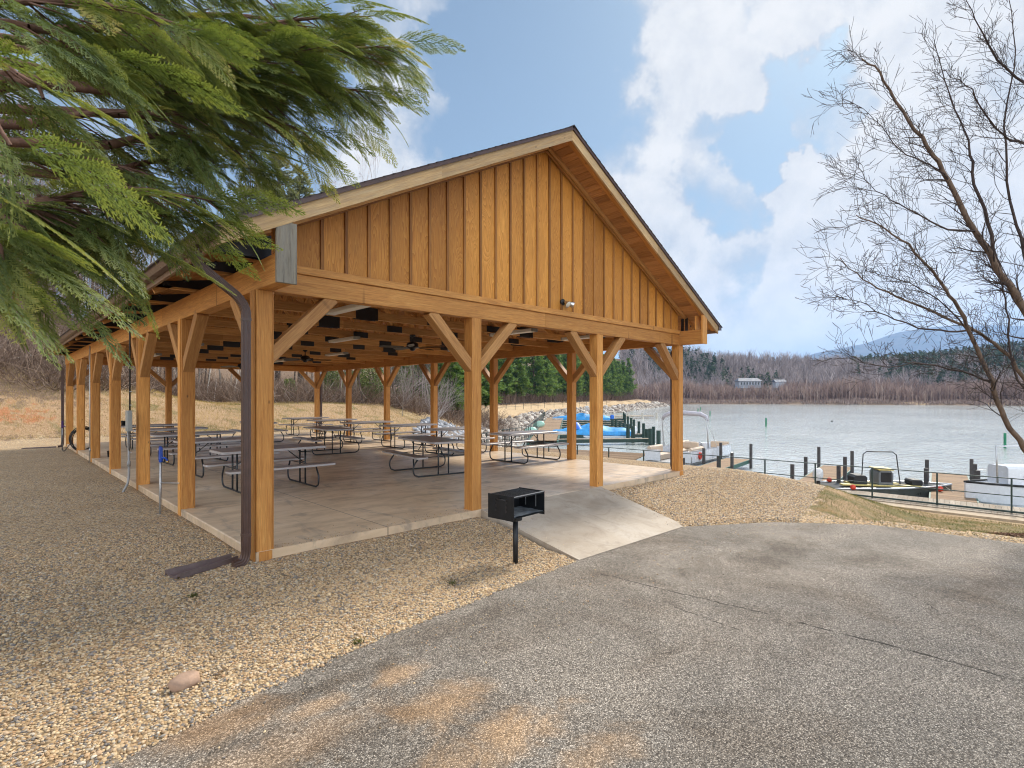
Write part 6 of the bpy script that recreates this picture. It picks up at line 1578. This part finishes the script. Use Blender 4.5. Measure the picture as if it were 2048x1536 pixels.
# ------------------------------------------------------------------ evergreen overhanging from the left
def spray_proto(rng, L=.34, nodes=15, seed=0):
    """flat ferny cedar spray along +x in the xy plane, drooping to -z; returns strips (p0,p1,w0,w1,rv)"""
    out = []
    def sag(x, y): return -.26*(x*x)/L-.3*abs(y)**1.6
    ax = [(L*i/nodes, .006*math.sin(i*1.7+seed)) for i in range(nodes+1)]
    def seg(x0, y0, x1, y1, w0, w1, rv): out.append(((x0, y0, sag(x0, y0)), (x1, y1, sag(x1, y1)), w0, w1, rv))
    for i in range(nodes): seg(*ax[i], *ax[i+1], .0030, .0026, .25)
    for i in range(1, nodes+1):
        for s in (-1, 1):
            f = i/nodes; bl_ = L*.42*(1-f)**.7*min(1, .45+f*2.2)*rng.uniform(.8, 1.1)+.012; an = math.radians(rng.uniform(34, 46)); x, y = ax[i]; cx, cy = x, y; m = max(2, int(bl_/.016)); st = bl_/m
            for k in range(m):
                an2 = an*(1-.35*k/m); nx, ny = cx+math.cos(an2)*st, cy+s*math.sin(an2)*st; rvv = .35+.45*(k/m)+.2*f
                seg(cx, cy, nx, ny, .0026, .0022 if k < m-1 else .0012, rvv)
                if k > 0:
                    for s2 in (-1, 1):
                        tl = min(.026, (m-k)*st*.55+.006)*rng.uniform(.7, 1.15); a3 = math.atan2(s*math.sin(an2), math.cos(an2))+s2*math.radians(38)
                        seg(cx, cy, cx+math.cos(a3)*tl, cy+math.sin(a3)*tl, .0021, .0011, min(1, rvv+.12))
                cx, cy = nx, ny
    return out
def cedar():
    rng = random.Random(91); t = empty('evergreen_tree', P(-4.6, 1.7, -.25)); o = t.location.copy(); tag(t, 'large feathery evergreen reaching in from the upper left corner in front of the roof', 'tree')
    protos = []
    for k in range(6):
        s = spray_proto(rng, .30+.03*k, 13+k, k); A = np.array([q[0] for q in s]); B = np.array([q[1] for q in s]); w0 = np.array([q[2] for q in s]); w1 = np.array([q[3] for q in s]); rv = np.array([q[4] for q in s])
        D = B-A; N_ = np.array([0, 0, 1.0]); Sd = np.cross(D, N_); Sd /= np.linalg.norm(Sd, axis=1)[:, None]
        lift = NR.normal(0, .5, len(A))[:, None]*np.array([0, 0, 1.0]); Sd = Sd+lift; Sd /= np.linalg.norm(Sd, axis=1)[:, None]
        V = np.stack([A-Sd*w0[:, None], A+Sd*w0[:, None], B+Sd*w1[:, None], B-Sd*w1[:, None]], 1).reshape(-1, 3); protos.append((V, np.repeat(rv, 4)))
    # limbs: from the trunk to tips given by where they end (u, v, distance) ; root height on the trunk
    limbs = [((290, 190, 2.75), (845, 70, 3.25), 4.2, 1.0), ((290, 190, 2.75), (800, 175, 3.3), 4.2, 1.0), ((300, 120, 2.9), (790, 10, 3.4), 4.6, .9), ((300, 230, 2.7), (690, 262, 3.1), 4.0, .9), ((220, 290, 2.5), (590, 300, 2.9), 3.7, .9),
             ((0, 425, 2.0), (520, 385, 2.45), 3.1, .9), ((0, 425, 2.0), (430, 430, 2.35), 3.1, .8), ((-60, 430, 1.9), (340, 490, 2.15), 3.0, .8), ((-80, 450, 1.8), (245, 530, 2.0), 2.9, .8), ((-100, 500, 1.8), (185, 620, 1.9), 2.7, .8), ((-100, 560, 1.7), (110, 640, 1.75), 2.5, .7),
             ((-120, 60, 1.7), (340, 125, 1.9), 3.6, .9), ((-150, 120, 1.5), (250, 215, 1.65), 3.3, .9), ((-150, 200, 1.35), (200, 330, 1.45), 3.0, .9), ((-150, 330, 1.3), (110, 420, 1.4), 2.7, .8), ((-100, 20, 1.9), (480, 45, 2.3), 3.9, .9), ((100, -60, 2.6), (620, -20, 2.9), 4.6, 1.0),
             ((50, 100, 2.6), (500, 110, 2.9), 4.1, .9), ((50, 250, 2.4), (480, 250, 2.7), 3.8, .9), ((-60, 330, 2.2), (420, 350, 2.5), 3.5, .9), ((-100, 380, 2.1), (300, 440, 2.3), 3.2, .9), ((200, 360, 2.6), (500, 320, 2.8), 3.6, .6), ((300, 40, 3.2), (700, 60, 3.6), 4.8, .9), ((150, 150, 3.0), (600, 180, 3.4), 4.4, .9), ((-50, -40, 2.2), (420, -30, 2.6), 4.3, .9), ((0, 180, 2.9), (420, 170, 3.1), 4.2, .9), ((-100, 250, 2.7), (330, 300, 2.9), 3.8, .9), ((-120, 460, 1.6), (160, 545, 1.7), 2.6, 1.0), ((-140, 500, 1.5), (60, 605, 1.55), 2.5, 1.0), ((-160, 420, 1.9), (220, 480, 2.0), 2.7, .9), ((100, 60, 2.4), (560, 130, 2.7), 3.8, .8)]
    SP = []; wood_ = []; 
    for li, (a, b, zt_, dens) in enumerate(limbs):
        A = at(*a)-o; B = at(*b)-o; B = B-(B-A).normalized()*.2; root = Vector((0, 0, zt_+.25+rng.uniform(-.2, .2))); root.z = max(.6, A.z-.35+rng.uniform(-.2, .2))
        pts = [root, root.lerp(A, .5)+Vector((0, 0, .08)), A]; n = 9
        for i in range(1, n+1): f = i/n; pts.append(A.lerp(B, f)+Vector((0, 0, .07*math.sin(PI*f)-.03*f))+Vector((rng.gauss(0, .012),)*3))
        L = (B-A).length; rs = [.030, .026, .021]+[.019*(1-.85*i/n)+.0015 for i in range(1, n+1)]
        for i in range(len(pts)-1): wood_.append((tuple(pts[i]), tuple(pts[i+1]), rs[i], rs[i+1]))
        fwd0 = (B-A).normalized()
        # laterals
        m = int(L/.052*dens)
        for k in range(m):
            f = (k+.5)/m; f = f if rng.random() < .93 else f*.8; i = 2+min(n-1, int(f*n)); g = f*n-int(f*n); q = pts[i].lerp(pts[min(i+1, len(pts)-1)], g); fwd = (pts[min(i+1, len(pts)-1)]-pts[i]).normalized()
            for s in (-1, 1):
                sdv = fwd.cross(Vector((0, 0, 1))).normalized()*s; ll = (.10+.42*(1-f)**.8*min(1, .5+2*f))*rng.uniform(.7, 1.15)*min(1.0, L)
                dv = (fwd*rng.uniform(.65, .9)+sdv*rng.uniform(.35, .75)+Vector((0, 0, rng.uniform(-.42, .10)))).normalized(); e = q+dv*ll+Vector((0, 0, -.25*ll)); wood_.append((tuple(q), tuple(e), .0045, .0015))
                ns = max(2, int(ll/.085))
                for j in range(ns+1):
                    h = j/ns; c = q.lerp(e, h); s2 = rng.choice((-1, 1)); dd = (dv*.8+fwd*.3+fwd.cross(dv)*.0+dv.cross(Vector((0, 0, 1))).normalized()*s2*(.75 if j < ns else .05)*rng.uniform(.5, 1.1)+Vector((0, 0, rng.uniform(-.5, -.02)))).normalized()
                    if rng.random() < .60: SP.append((c, dd, rng.uniform(.55, 1.0)*(.9 if j < ns else 1.05)*(1.0-.25*f), f))
        SP.append((B, fwd0+Vector((0, 0, -.1)), 1.0, 1)); 
    Vs = []; RV = []; nF = 0
    near = 0
    for (c, dd, sc, f) in SP:
        pv, prv = protos[rng.randrange(6)]; x = Vector(dd).normalized(); up = Vector((rng.gauss(0, .35), rng.gauss(0, .35), 1)); y = up.cross(x).normalized(); z = x.cross(y); Mx = np.array([[x.x, y.x, z.x], [x.y, y.y, z.y], [x.z, y.z, z.z]])
        Vs.append((pv*sc)@Mx.T+np.array(c)); gold = .0
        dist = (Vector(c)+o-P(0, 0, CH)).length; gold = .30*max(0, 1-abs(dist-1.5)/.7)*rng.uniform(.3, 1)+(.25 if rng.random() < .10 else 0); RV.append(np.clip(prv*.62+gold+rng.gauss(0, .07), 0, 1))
    V = np.concatenate(Vs); F = np.arange(len(V)).reshape(-1, 4); print('cedar quads', len(F), 'sprays', len(SP))
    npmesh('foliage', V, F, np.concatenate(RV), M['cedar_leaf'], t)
    Vb, Fb = np_tube(wood_, 5); npmesh('branches', Vb, Fb, None, M['bark_red'], t)
    mb = MB(); mb.tube([(0, 0, -.3), (.03, .02, 1.5), (0, .05, 3.5), (.05, 0, 6), (.02, .02, 8.5)], [.24, .19, .15, .09, .02], 14, rv=.5); mb.build('trunk', M['bark_red'], t, smooth=True)
M['bark_red'] = m_bark('reddish_bark', (.075, .040, .030), (.19, .11, .08))
cedar()

# ------------------------------------------------------------------ sky, sun, air, camera
SUN_AZ = Vector((.97, .12)).normalized(); EL = math.radians(43)
def world():
    w = bpy.data.worlds.new('World'); scn.world = w; w.use_nodes = True; T = w.node_tree; T.nodes.clear()
    s = NT.__new__(NT); s.t = T; s.m = None
    out = s.n('ShaderNodeOutputWorld'); bg = s.n('ShaderNodeBackground'); s.l(bg.outputs[0], out.inputs[0])
    sky = s.n('ShaderNodeTexSky', sky_type='NISHITA'); sky.sun_disc = False; sky.sun_elevation = EL; sky.sun_rotation = math.atan2(SUN_AZ.x, SUN_AZ.y); sky.altitude = 300; sky.air_density = 1.0; sky.dust_density = 1.2; sky.ozone_density = 2.2
    d = s.gen(); x = s.sep(d); zc = s.math('MAXIMUM', x[2], 0.0)
    inv = s.math('DIVIDE', 1.0, s.math('ADD', zc, .22)); p = s.comb(s.math('MULTIPLY', x[0], inv), s.math('MULTIPLY', x[1], inv), 0)
    wv = s.noi(d, 3.2, 6, .6, 0, out=1); wv = s.vm('SUBTRACT', wv, (.5, .5, .5)); w2 = s.vm('SUBTRACT', s.noi(d, 11, 5, .6, 0, out=1), (.5, .5, .5))
    def scl(v, k):
        q = s.n('ShaderNodeVectorMath', operation='SCALE'); s.l(v, q.inputs[0]); q.inputs['Scale'].default_value = k; return q.outputs[0]
    dw = s.vm('NORMALIZE', s.vm('ADD', d, s.vm('ADD', scl(wv, .34), scl(w2, .10))))
    n1 = s.noi(p, 1.5, 9, .58, .2); n2 = s.noi(d, 6.5, 9, .62, .15)
    dens = s.math('ADD', s.math('MULTIPLY', s.math('SUBTRACT', n1, .5), 1.5), s.math('MULTIPLY', s.math('SUBTRACT', n2, .5), 1.9))
    def blob(u, v, ru, amp):
        nonlocal dens
        dr = (at(u, v, 1.0)-P(0, 0, CH)).normalized(); dt = s.vm('DOT_PRODUCT', dw, tuple(dr), out=1); k = math.cos(ru/FPX*(1/(1+((u-1024)**2+(v-768)**2)/FPX**2)**.5))
        m = s.mr(dt, k, 1.0-.3*(1-k), 0, amp, 'SMOOTHSTEP'); dens = s.math('ADD', dens, m)
    for u, v, ru, am in SKYB: blob(u, v, ru, am)
    dens = s.math('ADD', dens, s.mr(zc, 0, .22, .75, 0))
    bk = s.mr(s.vm('DOT_PRODUCT', d, (CS, SN, 0), out=1), -.75, .25, 1, 0, 'SMOOTHSTEP')       # added bright cloud behind the camera, put there to light the front faces
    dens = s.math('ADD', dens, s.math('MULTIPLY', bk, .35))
    cov = s.mr(dens, -.30, .80, 0, 1, 'SMOOTHSTEP')
    sh2 = s.noi(s.vm('ADD', d, (.0, .0, .035)), 6.5, 9, .62, .15)
    shade = s.math('ADD', s.mr(dens, .05, .9, 0, .75), s.math('MULTIPLY', s.math('SUBTRACT', n2, sh2), 2.2), None, True)
    cc = s.mix(shade, (.70, .765, .86), (1.08, 1.08, 1.09)); cc = s.mix(1.0, cc, (CLB,)*3, 'MULTIPLY')
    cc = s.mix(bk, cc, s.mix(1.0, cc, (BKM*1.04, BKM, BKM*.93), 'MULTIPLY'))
    skc = s.mix(1.0, sky.outputs[0], (SKM*.84, SKM*1.0, SKM*.98), 'MULTIPLY')
    pale = s.mr(zc, 0, .6, .6, .28); skc = s.mix(pale, skc, (CLB*.55, CLB*.68, CLB*.85))
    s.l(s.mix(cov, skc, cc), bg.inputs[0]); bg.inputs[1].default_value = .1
SKYB = [(1500, 140, 330, .75), (1330, 190, 200, .5), (1780, 60, 260, .6), (1330, 420, 200, .75), (1590, 365, 85, .95), (1850, 330, 360, .9), (820, 40, 180, .5), (790, 290, 190, .7), (1560, 600, 330, .5), (1880, 620, 300, .4), (1700, 520, 200, .4),
        (1000, 280, 200, -.45), (1050, 110, 210, -.95), (1640, 170, 130, -1.7), (1440, 330, 130, -1.6), (1520, 280, 90, -.8), (1290, 260, 90, -.5), (1440, 60, 60, -.5), (900, 190, 140, -.6), (1450, 480, 90, -.4), (1690, 15, 80, -.5), (1180, 300, 130, -.5), (1000, 0, 160, -.6)]
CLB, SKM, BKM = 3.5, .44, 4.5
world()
sun = bpy.data.lights.new('Sun', 'SUN'); sun.energy = 2.3; sun.angle = math.radians(9); sun.color = (1, .93, .82); so = bpy.data.objects.new('Sun', sun); col.objects.link(so)
so.rotation_euler = (-Vector((SUN_AZ.x*math.cos(EL), SUN_AZ.y*math.cos(EL), math.sin(EL)))).to_track_quat('-Z', 'Y').to_euler()
HAZE = True
if HAZE:
    mb = MB(); mb.aabb(-900, 9000, -3000, 9000, -70, 460); hzm = bpy.data.materials.new('haze'); hzm.use_nodes = True; T = hzm.node_tree; T.nodes.clear(); oo = T.nodes.new('ShaderNodeOutputMaterial'); pv = T.nodes.new('ShaderNodeVolumePrincipled'); pv.inputs['Color'].default_value = (.30, .56, 1, 1); pv.inputs['Density'].default_value = .00014; pv.inputs['Anisotropy'].default_value = .2
    T.links.new(pv.outputs[0], oo.inputs['Volume']); ho = mb.build('haze', hzm); tag(ho, 'thin bluish air over the lake and hills', kind='stuff')
cam = bpy.data.cameras.new('Camera'); co = bpy.data.objects.new('Camera', cam); col.objects.link(co); scn.camera = co
co.location = (TX, TY, CH); fw = Vector((CS, SN, 0)); co.rotation_euler = fw.to_track_quat('-Z', 'Y').to_euler()
cam.sensor_width = 36; cam.lens = FPX/2048*36; cam.shift_y = (HZ-768)/2048; cam.clip_start = .05; cam.clip_end = 20000
cam.dof.use_dof = True; cam.dof.focus_distance = 8; cam.dof.aperture_fstop = 8
scn.view_settings.view_transform = 'Standard'; scn.view_settings.look = 'None'; scn.view_settings.exposure = 1.3; scn.view_settings.gamma = 1
scn.render.engine = 'CYCLES'; cy = scn.cycles; cy.use_denoising = True
try: cy.denoiser = 'OPENIMAGEDENOISE'
except Exception: pass
cy.max_bounces = 7; cy.diffuse_bounces = 4; cy.glossy_bounces = 3; cy.transmission_bounces = 3; cy.transparent_max_bounces = 6; cy.volume_bounces = 0; cy.caustics_reflective = False; cy.caustics_refractive = False; cy.sample_clamp_indirect = 6; cy.use_adaptive_sampling = True; cy.adaptive_threshold = .015
cy.film_exposure = 1.0; cy.filter_width = 1.1
